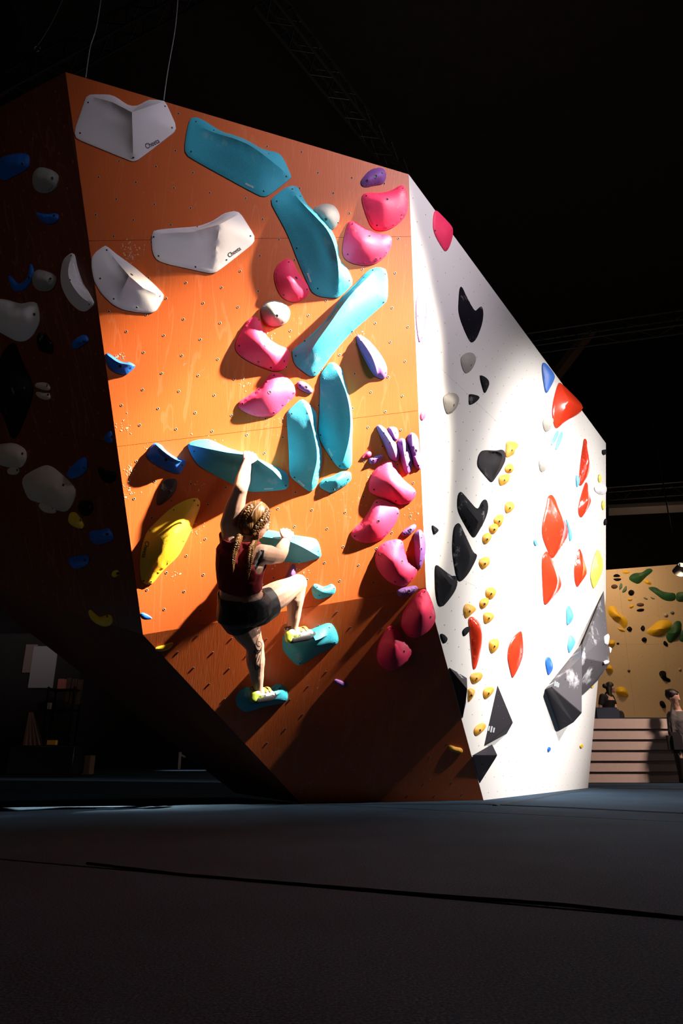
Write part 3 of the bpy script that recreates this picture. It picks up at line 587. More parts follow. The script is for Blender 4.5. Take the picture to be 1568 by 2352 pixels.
# reds
R_ = 'red'
H('climbing_hold', 'wh', 'J', [(1130,1570),(1165,1457),(1180,1465),(1240,1520),(1320,1600),(1350,1640),(1348,1680),(1320,1710),(1220,1760),(1160,1815),(1145,1822),(1128,1800),(1110,1690)], [[(1170,1475,.03),(1215,1610,.18),(1150,1800,.03)],[(1215,1610,.18),(1335,1660,.12)]], R_, 'glossy red pyramid hold on the sloping top edge of the white side', [], k=1.2)
H('climbing_hold', 'wh', 'L', [(1340,150),(1355,60),(1358,30),(1370,25),(1382,50),(1378,100),(1392,150),(1403,240),(1395,310),(1350,385),(1330,408),(1318,395),(1322,300)], [(1367,50,.04),(1372,210,.16),(1335,390,.03)], R_, 'red flame-shaped hold, topmost at the far right of the white side', [], k=1.5)
H('climbing_hold', 'wh', 'L', [(1312,580),(1330,500),(1370,370),(1385,380),(1393,470),(1415,520),(1400,570),(1345,655),(1330,658),(1315,630)], [(1378,390,.03),(1370,520,.15),(1330,645,.03)], R_, 'red pear-shaped hold directly under the flame-shaped one', [], k=1.5)
H('climbing_hold', 'wh', 'L', [(1060,560),(1065,500),(1085,473),(1115,480),(1185,630),(1190,660),(1225,730),(1232,790),(1200,860),(1120,975),(1105,984),(1090,970),(1030,830),(1020,760),(1030,680)], [(1088,500,.04),(1150,680,.2),(1165,760,.2),(1107,960,.03)], R_, 'biggest red diamond hold in the middle of the white side', [(1106,948)], k=1.3)
H('climbing_hold', 'wh', 'L', [(1020,1000),(1035,950),(1060,920),(1080,960),(1110,1000),(1150,1100),(1178,1180),(1170,1230),(1070,1345),(1048,1357),(1035,1340),(1025,1150)], [(1055,945,.04),(1100,1120,.17),(1120,1190,.16),(1052,1335,.03)], R_, 'red wedge hold hanging just under the biggest red diamond', [], k=1.3)
H('climbing_hold', 'wh', 'L', [(1278,1070),(1295,1000),(1318,895),(1335,930),(1360,1010),(1380,1080),(1375,1120),(1315,1205),(1303,1217),(1285,1170)], [(1318,925,.03),(1330,1060,.13),(1305,1200,.03)], R_, 'red diamond hold left of the pale yellow leaf', [], k=1.5)
H('climbing_hold', 'wh', 'M', [(335,270),(345,240),(370,235),(420,275),(445,330),(445,470),(420,580),(395,660),(383,670),(372,650),(360,500),(345,330)], [(360,255,.05),(410,340,.15),(400,480,.12),(385,650,.02)], R_, 'long red horn-shaped hold low on the left of the white side, chalked in the middle', [(355,270)], k=1.8)
H('climbing_hold', 'wh', 'M', [(657,540),(670,470),(710,395),(762,352),(772,360),(785,480),(778,570),(740,670),(700,738),(693,735),(660,600)], [(760,370,.02),(735,500,.09),(697,725,.02)], R_, 'flat red leaf-shaped hold low in the middle of the white side', [(678,532),(773,542,1)], k=1.5)
# blues and yellows on white
H('climbing_hold', 'wh', 'J', [(1033,1340),(1040,1305),(1060,1308),(1110,1365),(1133,1405),(1130,1440),(1085,1525),(1070,1546),(1058,1530),(1040,1420)], [(1080,1410,.08)], 'blue', 'blue drop-shaped hold under the sloping top edge of the white side')
H('climbing_hold', 'wh', 'J', [(1102,1950),(1130,1880),(1155,1835),(1167,1845),(1150,1900),(1112,1955)], [(1150,1850,.02),(1125,1910,.04)], 'skyblue', 'left one of two sky blue slivers under the red pyramid')
H('climbing_hold', 'wh', 'J', [(1138,1985),(1160,1900),(1185,1845),(1196,1850),(1190,1900),(1150,1990)], [(1188,1860,.02),(1165,1930,.04)], 'skyblue', 'right one of two sky blue slivers under the red pyramid')
H('climbing_hold', 'wh', 'L', [(1293,340),(1300,312),(1318,335),(1322,380),(1305,420),(1296,400)], [(1306,365,.05)], 'skyblue', 'sky blue hold beside the foot of the red flame-shaped one')
H('climbing_hold', 'wh', 'L', [(1212,665),(1225,680),(1260,780),(1262,820),(1248,852),(1240,830),(1235,760)], [(1225,700,.03),(1250,810,.05)], 'skyblue', 'sky blue curved sliver hugging the right of the biggest red diamond')
H('climbing_hold', 'wh', 'L', [(955,840),(965,832),(980,850),(983,880),(972,886),(958,868)], [(968,858,.03)], 'skyblue', 'tiny sky blue chip left of the biggest red diamond')
H('climbing_hold', 'wh', 'M', [(1138,170),(1155,135),(1190,195),(1193,250),(1170,290),(1142,310),(1140,260)], [(1158,160,.02),(1168,235,.08),(1148,290,.02)], 'skyblue', 'topmost of three blue holds stepping down the right of the white side')
H('climbing_hold', 'wh', 'M', [(1148,460),(1170,372),(1210,425),(1210,455),(1175,520),(1160,538),(1150,500)], [(1180,450,.07)], 'skyblue', 'middle one of three blue holds stepping down the right of the white side', [(1200,443)])
H('climbing_hold', 'wh', 'M', [(962,595),(990,557),(1015,590),(1028,640),(1020,680),(992,720),(980,690)], [(985,585,.02),(1005,640,.07),(992,700,.02)], 'blue', 'lowest of three blue holds stepping down the right, left of the grey volume')
H('climbing_hold', 'wh', 'M', [(983,1320),(995,1298),(1007,1310),(1005,1330),(990,1347)], [(995,1322,.03)], 'blue', 'tiny blue chip near the foot of the white side')
H('climbing_hold', 'wh', 'M', oval(1260,1296,12,17), [(1260,1296,.03)], 'yellow', 'tiny yellow chip near the right foot of the white side')
H('climbing_hold', 'wh', 'M', oval(1347,805,12,16), [(1347,805,.03)], 'yellow', 'tiny yellow chip right under the big grey volume')
H('climbing_hold', 'wh', 'L', [(1410,1100),(1430,1000),(1462,912),(1480,925),(1508,1000),(1508,1080),(1470,1170),(1440,1225),(1430,1222),(1410,1150)], [(1468,940,.03),(1455,1060,.11),(1435,1210,.03)], 'paleyellow', 'pale yellow leaf hold near the far right edge of the white side', k=1.4)
H('climbing_hold', 'wh', 'L', oval(1483,345,12,35), [(1483,345,.04)], 'paleyellow', 'upper one of two small yellow ovals at the far right edge')
H('climbing_hold', 'wh', 'L', oval(1512,558,12,40), [(1512,558,.04)], 'paleyellow', 'lower one of two small yellow ovals at the far right edge')
H('climbing_hold', 'wh', 'L', [(1435,412),(1480,400),(1536,392),(1538,465),(1500,480),(1450,455)], [(1495,435,.1)], 'white', 'white block hold between the two small yellow ovals')
H('climbing_hold', 'wh', 'L', [(1503,118),(1532,112),(1536,150),(1515,160),(1503,145)], [(1520,135,.05)], B_, 'small black block at the top right corner of the white side', rr=.12)
H('climbing_hold', 'wh', 'L', [(1516,690),(1530,662),(1538,680),(1538,712),(1520,725)], [(1529,695,.06)], B_, 'small black block halfway up the far right edge of the white side')
yl = [('L',[(735,90),(738,50),(780,50),(830,60),(828,95),(800,120),(800,150),(770,165),(740,182),(730,150)],'yellow stacked pebble hold, highest of the yellow trail on the white side'),
('L',[(725,260),(750,228),(780,228),(795,260),(785,295),(755,305),(730,290)],'yellow pebble second from the top of the yellow trail, right of the dark brown block'),
('L',[(675,345),(690,320),(720,315),(760,305),(765,345),(740,385),(690,407),(680,380)],'yellow pebble third from the top, under the dark brown block'),
('L',[(727,570),(730,545),(765,527),(795,540),(803,570),(780,605),(740,628),(727,600)],'yellow pebble standing alone right of the two-horned heart-shaped black hold'),
('L',[(640,665),(665,640),(700,632),(716,650),(705,700),(680,740),(650,720),(638,690)],'topmost of three yellow pebbles stepping down in a touching row'),
('L',[(598,735),(620,712),(660,700),(672,730),(655,770),(630,795),(605,775)],'middle one of three yellow pebbles in a touching row'),
('L',[(545,820),(555,795),(590,775),(620,800),(605,840),(572,876),(550,860)],'lowest of three yellow pebbles in a touching row'),
('L',[(518,1010),(535,985),(580,968),(603,985),(600,1030),(570,1060),(545,1075),(522,1040)],'yellow pebble right of the blade-shaped black hold'),
('L',[(570,1250),(585,1222),(630,1213),(655,1240),(640,1290),(610,1317),(575,1290)],'upper one of two touching yellow pebbles above the red horn'),
('L',[(522,1340),(540,1310),(575,1298),(597,1310),(585,1360),(545,1393),(528,1375)],'lower one of two touching yellow pebbles above the red horn'),
('L',[(393,1390),(410,1347),(440,1348),(490,1375),(492,1400),(455,1430),(415,1470),(400,1440)],'yellow pebble sitting on the tip of the red horn'),
('L',[(553,1450),(560,1420),(600,1415),(635,1430),(633,1465),(595,1500),(562,1510)],'yellow pebble upper right of the red horn'),
('M',[(505,450),(520,425),(570,415),(585,435),(580,490),(550,525),(525,540),(508,500)],'yellow pebble halfway down the right side of the red horn'),
('M',[(350,720),(375,700),(430,688),(453,710),(440,750),(400,780),(370,787),(355,750)],'yellow pebble directly below the tail of the red horn'),
('M',[(335,930),(334,860),(333,825),(370,822),(388,845),(370,890),(340,935)],'yellow pebble half hidden by the charcoal corner volume'),
('M',[(457,850),(470,825),(520,808),(547,820),(535,860),(500,895),(475,912),(460,890)],'yellow pebble left of the top of the tall charcoal volume'),
('M',[(382,1160),(400,1130),(450,1103),(478,1115),(475,1150),(430,1195),(400,1213),(385,1195)],'lowest yellow pebble on the white side, beside the printed charcoal volume')]
for c_, o_, l_ in yl:
    x_, y_ = cen(o_); H('climbing_hold', 'wh', c_, o_, [(x_-6, y_-12, .07), (x_+8, y_+8, .075)], 'amber', l_, [(x_+10, y_+10, 1)], k=2.2, group=None)
# --- left face, in shade
lf = [('A',[(0,930),(30,905),(160,875),(235,885),(240,950),(225,1010),(120,1060),(40,1105),(0,1080)],'blue',.12,'blue block hold high on the shaded left face'),
('A',[(262,1100),(275,1030),(310,995),(345,990),(420,1010),(470,1050),(472,1090),(450,1160),(400,1200),(330,1200),(280,1170)],'grey',.12,'upper grey dome hold on the shaded left face'),
('A',[(290,1360),(300,1352),(340,1362),(400,1368),(440,1358),(470,1365),(470,1410),(440,1440),(380,1450),(330,1420)],'blue',.08,'blue saddle hold between the two grey domes on the left face'),
('C',[(68,285),(85,283),(120,330),(150,350),(200,330),(235,270),(235,195),(250,190),(265,230),(265,300),(220,370),(180,405),(120,410),(85,360)],'blue',.08,'blue horned crescent hold left of the lower grey dome'),
('C',[(258,320),(262,270),(290,240),(330,236),(400,262),(450,290),(448,330),(420,390),(370,410),(300,400),(265,360)],'grey',.12,'lower grey dome hold on the shaded left face'),
('C',[(-60,460),(60,470),(130,495),(180,505),(240,488),(285,490),(300,510),(320,600),(315,660),(260,760),(200,800),(140,800),(90,775),(-60,690)],'white',.16,'large dim white saddle hold at the left edge of the picture'),
('C',[(290,740),(350,725),(400,790),(425,850),(415,900),(350,885),(300,860)],'black',.08,'glossy black hold under the dim white saddle hold'),
('C',[(565,830),(580,790),(670,735),(700,790),(680,810),(620,850),(580,860)],'blue',.07,'small blue block on the left face near its bright edge'),
('C',[(-20,950),(80,810),(130,810),(150,900),(230,1060),(280,1180),(200,1400),(130,1560),(90,1560),(40,1400),(-20,1300)],'black',.2,'huge black leaf-shaped hold at the left edge of the picture'),
('C',[(280,1135),(300,1120),(370,1118),(395,1150),(395,1175),(380,1187),(300,1165),(282,1150)],'cream',.05,'upper one of two small cream holds, one over the other'),
('C',[(285,1200),(300,1190),(350,1203),(385,1202),(398,1230),(390,1255),(360,1258),(300,1235)],'cream',.05,'lower one of two small cream holds, one over the other'),
('C',[(-30,1610),(60,1592),(130,1595),(200,1640),(215,1690),(200,1750),(170,1790),(100,1790),(-30,1760)],'cream',.12,'large cream hold at the left picture edge, lower part in shadow'),
('C',[(60,1800),(100,1780),(150,1785),(155,1820),(130,1845),(70,1840)],'cream',.04,'small cream chip under the large cream hold at the picture edge'),
('P',[(51,1104),(59,1090),(100,1069),(111,1068),(126,1075),(170,1113),(175,1131),(174,1145),(160,1173),(143,1177),(90,1153),(67,1148),(56,1122)],'cream',.15,'large cream shield-shaped hold on the shaded left face'),
('O',[(280,190),(300,170),(400,210),(415,240),(380,252),(310,235)],'cream',.04,'small cream hold under the shield-shaped cream one'),
('C',[(525,1850),(540,1800),(660,1690),(690,1730),(690,1800),(640,1850),(570,1880)],'blue',.08,'blue block right of the cream shield-shaped hold'),
('C',[(808,1565),(860,1497),(880,1500),(882,1600),(850,1590)],'blue',.05,'small blue hold cut off by the bright edge of the orange wall'),
('C',[(768,1775),(800,1790),(850,1812),(890,1815),(915,1840),(905,1880),(870,1910),(820,1900),(780,1840)],'black',.1,'black hold with a pale lit lip beside the bright edge'),
('O',[(565,180),(600,150),(660,160),(680,200),(660,250),(600,270),(570,230)],'black',.08,'glossy black round hold right of the cream shield-shaped one'),
('O',[(497,280),(510,240),(550,235),(600,310),(607,345),(590,362),(540,345),(500,320)],'yellow',.06,'yellow pear-shaped hold below the glossy black round one'),
('O',[(645,390),(660,370),(740,368),(790,345),(825,430),(790,450),(700,480),(655,440)],'blue',.14,'blue block with a sunlit top on the shaded left face'),
('O',[(490,580),(520,560),(640,540),(650,600),(600,640),(530,650)],'blue',.08,'dim blue block below the one with the sunlit top'),
('O',[(810,670),(845,650),(860,680),(845,710),(815,705)],'yellow',.04,'small yellow knob on the left face close to the edge'),
('O',[(638,960),(650,935),(675,960),(720,1000),(760,980),(800,975),(818,1010),(810,1050),(760,1065),(700,1045),(660,1010)],'yellow',.07,'dim yellow crescent low on the left face')]
for c_, o_, m_, h_, l_ in lf:
    x_, y_ = cen(o_); xs = [p[0] for p in o_]; dx = (max(xs)-min(xs))*.18
    H('climbing_hold', 'le', c_, o_, [(x_-dx, y_, h_*.8), (x_+dx, y_, h_*.85)], m_, l_, [(x_+dx*1.4, y_-dx*.3, 1)], k=1.7, n=40, rings=6)

# --- chalk dabs left by hands and shoes around the holds
rng = random.Random(11); V = []; F = []; PU = wl(UP, KL, KR, TR, TL)
def inpoly(x, y):
    s = [(b[0]-a[0])*(y-a[1])-(b[1]-a[1])*(x-a[0]) for a, b in zip(PU, PU[1:]+PU[:1])]
    return all(v > .012 for v in s) or all(v < -.012 for v in s)
for u, v, r, c in ((302, 582, 24, 46), (300, 1085, 16, 34), (285, 1122, 22, 30), (288, 982, 22, 20), (448, 1210, 22, 22), (612, 768, 15, 22), (562, 880, 14, 16), (893, 1103, 16, 18), (682, 1312, 34, 40),
                   (560, 1330, 18, 10), (400, 1318, 20, 10), (940, 1185, 16, 14), (822, 768, 14, 10), (276, 820, 14, 24), (352, 1040, 20, 18), (470, 1015, 40, 12), (455, 1110, 20, 10), (735, 480, 10, 10), (655, 965, 26, 10), (870, 1090, 26, 12), (520, 1370, 30, 8), (216, 655, 10, 16)):
    for _ in range(c):
        q_ = UP.px(u+rng.gauss(0, r*.55), v+rng.gauss(0, r*.55))
        if not inpoly(q_.x, q_.y): continue
        k_ = len(V); a0 = rng.random()*6; s_ = rng.uniform(.0014, .0042)*(1.6 if rng.random() < .12 else 1); el = rng.uniform(1, 2.4); ca, sa = math.cos(a0), math.sin(a0)
        for w_ in range(7):
            t_ = 2*math.pi*w_/7; rr_ = s_*rng.uniform(.6, 1.25); x_, y_ = math.cos(t_)*rr_*el, math.sin(t_)*rr_
            V.append((q_.x+x_*ca-y_*sa, q_.y+x_*sa+y_*ca, .0012))
        V.append((q_.x, q_.y, .0018))
        for w_ in range(7): F.append((k_+w_, k_+(w_+1) % 7, k_+7))
M['chalkdab'] = mat('chalk_on_stain', (.74, .42, .28), .9)
o = finish('chalk_marks', V, F, M['chalkdab'], wall); o.matrix_local = Matrix.Translation(UP.o-wall.location) @ UP.R.to_4x4(); o['kind'] = 'stuff'

# --- plywood volumes on the white side
def volume(pl, cr, verts, faces, mk, label, parts=()):
    P = PL[pl]; V = [P.px(*cpx(cr, v[:2]), v[2]) for v in verts]
    c = sum(V, Vector())/len(V); c.z = 0
    bm = bmesh.new(); vs = [bm.verts.new(v-c) for v in V]
    for f in faces: bm.faces.new([vs[i] for i in f])
    bmesh.ops.recalc_face_normals(bm, faces=bm.faces)
    mid = sum((v.co for v in bm.verts), Vector())/len(bm.verts)
    bmesh.ops.bevel(bm, geom=[e for e in bm.edges if len(e.link_faces) == 2], offset=.004, segments=2, affect='EDGES')
    o = bmobj('plywood_volume', bm, M[mk]); o.matrix_world = Matrix.Translation(P.w(c.x, c.y, 0)) @ P.R.to_4x4()
    tag(o, label, 'climbing volume', 'plywood volumes on the white side')
    dg = BVHTree.FromObject(o, bpy.context.evaluated_depsgraph_get()) if False else None
    bm2 = bmesh.new(); bm2.from_mesh(o.data); tree = BVHTree.FromBMesh(bm2); bm2.free()
    inv = o.matrix_world.inverted(); co = inv @ CAM
    for (u, v, kind) in parts:
        d = (inv.to_3x3() @ ray(*cpx(cr, (u, v)))).normalized(); l, nn, _, _ = tree.ray_cast(co, d)
        if l is None: continue
        if nn.dot(d) > 0: nn = -nn
        if kind == 'b':
            bo = bpy.data.objects.new('bolt_hole', bolt_mesh('voldark', False)); COL.objects.link(bo)
        else:
            b3 = bmesh.new()
            for q in range(4): box(b3, 0, q*.022-.033, .001, .055-.012*(q % 2), .013, .001)
            bo = bmobj('printed_logo', b3, M['label'])
        bo.parent = o; bo.matrix_local = Matrix.Translation(l) @ nn.to_track_quat('Z', 'Y').to_matrix().to_4x4()
    return o
volume('wh', 'M', [(180,650,0),(328,738,.03),(331,832,.2),(318,940,.03),(292,1076,0)], [(0,1,2),(0,2,4),(2,1,3),(2,3,4),(0,4,3,1)], 'voldark', 'charcoal wedge volume clipping the corner edge, printed with a small mark', [(265,710,'l')])
volume('wh', 'M', [(577,795,0),(705,1105,.17),(655,1195,.0),(465,1300,0),(668,1040,0)], [(0,1,3),(1,2,3),(0,4,1),(4,2,1),(0,3,2,4)], 'voldark', 'tall charcoal triangular volume with a pale printed mark', [(518,1155,'l'),(583,876,'b'),(587,966,'b'),(629,1067,'b'),(507,1222,'b')])
volume('wh', 'M', [(372,1370,.02),(533,1278,0),(577,1370,.14),(430,1605,0),(560,1400,0)], [(0,1,2),(0,2,3),(1,4,2),(2,4,3),(0,3,4,1)], 'voldark', 'charcoal diamond volume at the foot of the corner, lowest of the charcoal ones', [(461,1440,'b')])
volume('wh', 'M', [(1447,20,0),(1272,450,.05),(1264,570,.14),(1268,885,.02),(1494,618,.20),(1478,385,.14),(1400,760,.04)], [(0,1,2),(0,2,4,5),(2,3,4),(3,6,4),(0,5,4,6),(0,6,3,1),(1,3,2)], 'volume', 'big grey upper volume with white chalk smears on the far right edge', [(1282,494,'b'),(1413,156,'b'),(1335,355,'b'),(1345,610,'b')])
volume('wh', 'M', [(1270,450,0),(965,832,0),(1018,812,.09),(1262,570,.22),(1267,1025,.26),(1199,1103,.15),(1085,1170,0),(1262,950,0)], [(0,1,2,3),(2,3,4),(2,4,5),(1,2,5),(1,5,6),(0,3,4,7),(4,5,7),(5,6,7),(0,7,6,1)], 'volume', 'big grey lower volume with black underside facets, left of the chalk-smeared one', [(1012,792,'l'),(1062,790,'l'),(1198,588,'b'),(1135,665,'b'),(1132,750,'b')])
for o_, l_ in (([(1445,400),(1480,375),(1490,400),(1480,470),(1450,460)], 'topmost white block hold on the chalk-smeared grey volume'), ([(1485,480),(1508,495),(1500,530),(1490,540)], 'middle white block hold on the right tip of the chalk-smeared grey volume'), ([(1440,605),(1465,590),(1490,600),(1480,620),(1450,628)], 'lowest white block hold at the bottom corner of the chalk-smeared grey volume')):
    PL['v4'] = Plane(WH.hit(*cpx('M', (1264,570)), .14), WH.hit(*cpx('M', (1494,618)), .20), WH.hit(*cpx('M', (1478,385)), .14))
    x_, y_ = cen(o_); H('climbing_hold', 'v4', 'M', o_, [(x_, y_, .05)], 'white', l_, k=1.5, rr=.12, n=24, rings=4)
# ------------------------------------------------------------------ hall shell, mats
class Flat:
    def __init__(s, z): s.o = Vector((0, 0, z)); s.e1 = Vector((1, 0, 0)); s.e2 = Vector((0, 1, 0)); s.n = Vector((0, 0, 1)); s.R = Matrix.Identity(3)
def carpet():
    m, t, p = nt('blue_needle_felt'); L = t.links
    tc = N(t, 'ShaderNodeTexCoord').outputs['Object']
    n = N(t, 'ShaderNodeTexNoise', i_Scale=170, i_Detail=3, i_Roughness=.8); L.new(tc, n.inputs['Vector'])
    c = ramp(t, n.outputs[0], [(.38, (.014, .028, .052)), (.55, (.04, .078, .125)), (.72, (.11, .17, .235))])
    n2 = N(t, 'ShaderNodeTexNoise', i_Scale=1.2, i_Detail=4); L.new(tc, n2.inputs['Vector'])
    g = ramp(t, n2.outputs[0], [(.3, (.75, .75, .75)), (.7, (1.2, 1.2, 1.2))])
    c = mixc(t, 1.0, c, g, 'MULTIPLY'); L.new(c, p.inputs['Base Color']); p.inputs['Roughness'].default_value = .95
    p.inputs['Specular IOR Level'].default_value = .15
    b = N(t, 'ShaderNodeBump', i_Strength=.9, i_Distance=.004); L.new(n.outputs[0], b.inputs['Height']); L.new(b.outputs[0], p.inputs['Normal'])
    return m
M['carpet'] = carpet(); M['seam'] = mat('navy_seam_tape', (.012, .022, .038), .95)
M['navy'] = mat('navy_mat_vinyl', (.018, .035, .075), .6, .2, 30)
M['concrete'] = mat('dark_concrete', (.05, .048, .045), .8, .3, 8)
M['darkwall'] = mat('dark_plaster', (.03, .024, .02), .85, .4, 4, var=.4)
M['truss'] = mat('black_steel', (.03, .03, .032), .45, 0, 30, metal=.6)
M['rail'] = mat('grey_steel', (.18, .18, .18), .45, 0, 30, metal=.5)
M['wirecol'] = mat('galvanised_cable', (.35, .35, .36), .5, 0, 30, metal=.4)
fl = empty('floor', (0, 0, 0)); fl['kind'] = 'structure'
G2 = lambda u, v: tuple(ground(u, v)[:2])
mp = Flat(0)
def matpoly(poly, cuts): 
    k = len(COL.objects); panels(mp, poly, cuts, M['carpet'], fl, gap=.0025, th=.3)
    for o in list(COL.objects):
        if o.parent == fl and o.name.startswith('wall_panel'):
            o.name = 'floor_mat'
            bm = bmesh.new(); bm.from_mesh(o.data)
            bmesh.ops.bevel(bm, geom=[e for e in bm.edges if all(abs(v.co.z) < 1e-4 for v in e.verts)], offset=.008, segments=3, affect='EDGES')
            bm.to_mesh(o.data); bm.free()
s1a, s1b = G2(1568, 2112), G2(640, 2030)
matpoly([(-16, -3), (14, -3), (14, 10.7), (2.6, 10.7), (2.0, 26), (-16, 26)],
        [(s1a, s1b), (G2(1110, 1846), G2(1568, 1869)), (G2(0, 1812), G2(700, 1846))])
def strip(pts, wd, name='seam_tape', lift=.004):
    bm = bmesh.new(); P = [Vector((*p, 0)) for p in pts]; Q = []
    for a, b in zip(P, P[1:]):
        for q in range(12): Q.append(a.lerp(b, q/12))
    Q.append(P[-1]); rng = random.Random(3); vs = []
    for i, p in enumerate(Q):
        d = (Q[min(i+1, len(Q)-1)]-Q[max(i-1, 0)]).normalized(); nn = Vector((-d.y, d.x, 0)); wv = nn*rng.gauss(0, wd*.12)
        vs.append([bm.verts.new(p+wv-nn*wd/2+Vector((0, 0, .001))), bm.verts.new(p+wv-nn*wd*.2+Vector((0, 0, lift*2))), bm.verts.new(p+wv+nn*wd*.3+Vector((0, 0, lift*2))), bm.verts.new(p+wv+nn*wd/2+Vector((0, 0, .001)))])
    for a, b in zip(vs, vs[1:]):
        for q in range(3): bm.faces.new((a[q], a[q+1], b[q+1], b[q]))
    bmobj(name, bm, M['seam'], fl, True)
strip([s1a, G2(1300, 2082), G2(1000, 2060), s1b, G2(420, 2012), G2(200, 1985)], .012)
strip([G2(1137, 1851), G2(1200, 1840), G2(1275, 1825), G2(1330, 1817), G2(1378, 1811), G2(1460, 1812), G2(1568, 1813)], .05)
strip([G2(700, 1849), G2(900, 1848), G2(1110, 1848), G2(1300, 1856), G2(1568, 1869)], .03)
bm = bmesh.new(); box(bm, 0, 10, -.45, 44, 44, .1); bmobj('ground_slab', bm, M['concrete'], fl)
def shell(name, c, s):
    bm = bmesh.new(); box(bm, *c, *s); o = bmobj(name, bm, M['darkwall']); o['kind'] = 'structure'; return o
shell('wall_back', (0, 27.2, 5.5), (44, .3, 20)); shell('wall_left', (-20, 10, 5.5), (.3, 34, 20)); shell('wall_right', (20, 10, 5.5), (.3, 34, 20))
shell('ceiling', (0, 10, 15.6), (44, 36, .3))

def truss(p, q, s, label, n=None, r=.025, m='truss'):
    p, q = Vector(p), Vector(q); d = (q-p); L = d.length; d.normalize()
    x = d.cross(Vector((0, 0, 1))).normalized(); y = d.cross(x).normalized()
    root = empty('lighting_truss', p); tag(root, label, 'truss', 'lighting trusses under the roof'); n = n or int(L/s)
    cs = [(x*a+y*b)*s/2 for a, b in ((-1, -1), (1, -1), (1, 1), (-1, 1))]
    for c in cs:
        bm = bmesh.new(); tube(bm, [c, c+d*L], r, 6); bmobj('chord', bm, M[m], root, True, 40)
    bm = bmesh.new()
    for i in range(n):
        for k in range(4):
            a, b = cs[k], cs[(k+1) % 4]
            if i % 2: a, b = b, a
            tube(bm, [a+d*L*i/n, b+d*L*(i+1)/n], r*.5, 4, False)
    o = bmobj('lattice_brace', bm, M[m], root, True); o['kind'] = 'stuff'
    return root
truss(aty(600, -20, 6.5), aty(925, 400, 11.0), .30, 'black lattice truss running down behind the top edge of the orange wall')
truss(aty(-60, 250, 8.0), aty(470, -40, 8.5), .32, 'dark lattice truss in the top left corner above the shaded face')
truss(aty(1150, 800, 16), aty(1640, 728, 14), .4, 'dark lattice truss high at the right, crossing the roof beam')
truss(aty(1396, 1140, 20), aty(1640, 1122, 19), .42, 'lattice truss at the right above the pale steel beam')
bm = bmesh.new(); a, b = aty(1396, 1172, 19), aty(1640, 1160, 18.4); d = (b-a).normalized(); tube(bm, [a, b], [.17, .17], 4); bm2 = bmobj('steel_beam', bm, M['rail']); tag(bm2, 'pale horizontal steel beam below the right lattice truss', 'beam')
M['beamwood'] = mat('brown_roof_timber', (.30, .19, .12), .7, .3, 10)
for a, b, l in (((1262, 880), (1432, 662), 'brown sloping roof beam rising to the apex at the right'), ((1424, 664), (1640, 800), 'brown sloping roof beam falling away right from the apex')):
    bm = bmesh.new(); tube(bm, [aty(*a, 22), aty(*b, 22)], .22, 4); o = bmobj('roof_beam', bm, M['beamwood']); tag(o, l, 'beam', 'brown roof beams')
# hanging cables
def cable(pts, label, hook=False):
    P = [aty(u, v, y) for u, v, y in pts]; Q = []
    for i in range(len(P)-1):
        p0, p1, p2, p3 = P[max(0, i-1)], P[i], P[i+1], P[min(len(P)-1, i+2)]
        for k in range(8):
            t = k/8; Q.append(.5*((2*p1)+(p2-p0)*t+(2*p0-5*p1+4*p2-p3)*t*t+(3*p1-p0-3*p2+p3)*t**3))
    Q.append(P[-1]); bm = bmesh.new(); tube(bm, Q, .0035, 6); o = bmobj('rigging_cable', bm, M['wirecol'], None, True); tag(o, label, 'cable', 'thin cables hanging from the roof')
    if hook:
        bm = bmesh.new(); c = P[0]; tube(bm, [c+Vector((math.cos(a)*.035, 0, math.sin(a)*.05-.05)) for a in np.linspace(0, 5.6, 14)], .008, 6); bmobj('shackle', bm, M['wirecol'], o, True)
tly = TL.y
cable([(197, 178, tly+.06), (207, 110, tly+.06), (222, 60, tly+.06), (236, -30, tly+.06)], 'left one of two thin grey cables rising from the top edge of the orange wall')
cable([(376, 230, tly+.2), (385, 165, tly+.2), (403, 60, tly+.2), (410, -30, tly+.2)], 'right one of two thin grey cables rising from the top edge of the orange wall')
cable([(86, 105, 6), (120, 50, 6), (156, -30, 6)], 'slanting cable with a shackle at the very top left', True)
bm = bmesh.new(); c = aty(20, 20, 6.5); box(bm, c.x-.3, c.y, c.z+.05, .9, .6, .5); box(bm, c.x-.3, c.y-.31, c.z+.05, .8, .02, .42)
bmesh.ops.bevel(bm, geom=bm.edges[:], offset=.02, segments=2, affect='EDGES'); o = bmobj('loudspeaker', bm, M['truss']); tag(o, 'black loudspeaker box hanging in the top left corner', 'speaker')
hx = bpy.data.objects['loudspeaker']
bm = bmesh.new(); tube(bm, [(c.x-.3, c.y, c.z+.28), (c.x-.3, c.y, 11.4)], .02, 6); bmobj('hanger', bm, M['truss'], o)

# ------------------------------------------------------------------ back right: platform, seats, second wall
M['board'] = mat('cream_painted_board', (.62, .50, .44), .6, .2, 20)
pf = empty('seating_platform', (6.6, 11.3, 0)); tag(pf, 'raised platform fronted by cream horizontal boards, behind the boulder', 'platform')
zt = .93; nb_ = 6; bh = .158
for i in range(nb_):
    bm = bmesh.new(); z1 = zt-i*bh; z0 = z1-bh+.006
    vs = [bm.verts.new(q) for q in ((-3.2, 0, z1), (3.6, 0, z1), (3.6, .035, z1), (-3.2, .035, z1), (-3.2, -.03, z0), (3.6, -.03, z0), (3.6, .035, z0), (-3.2, .035, z0))]
    for f in ((0, 1, 2, 3), (4, 7, 6, 5), (0, 4, 5, 1), (1, 5, 6, 2), (3, 2, 6, 7), (0, 3, 7, 4)): bm.faces.new([vs[q] for q in f])
    bmesh.ops.recalc_face_normals(bm, faces=bm.faces); bmobj('board', bm, M['board'], pf)
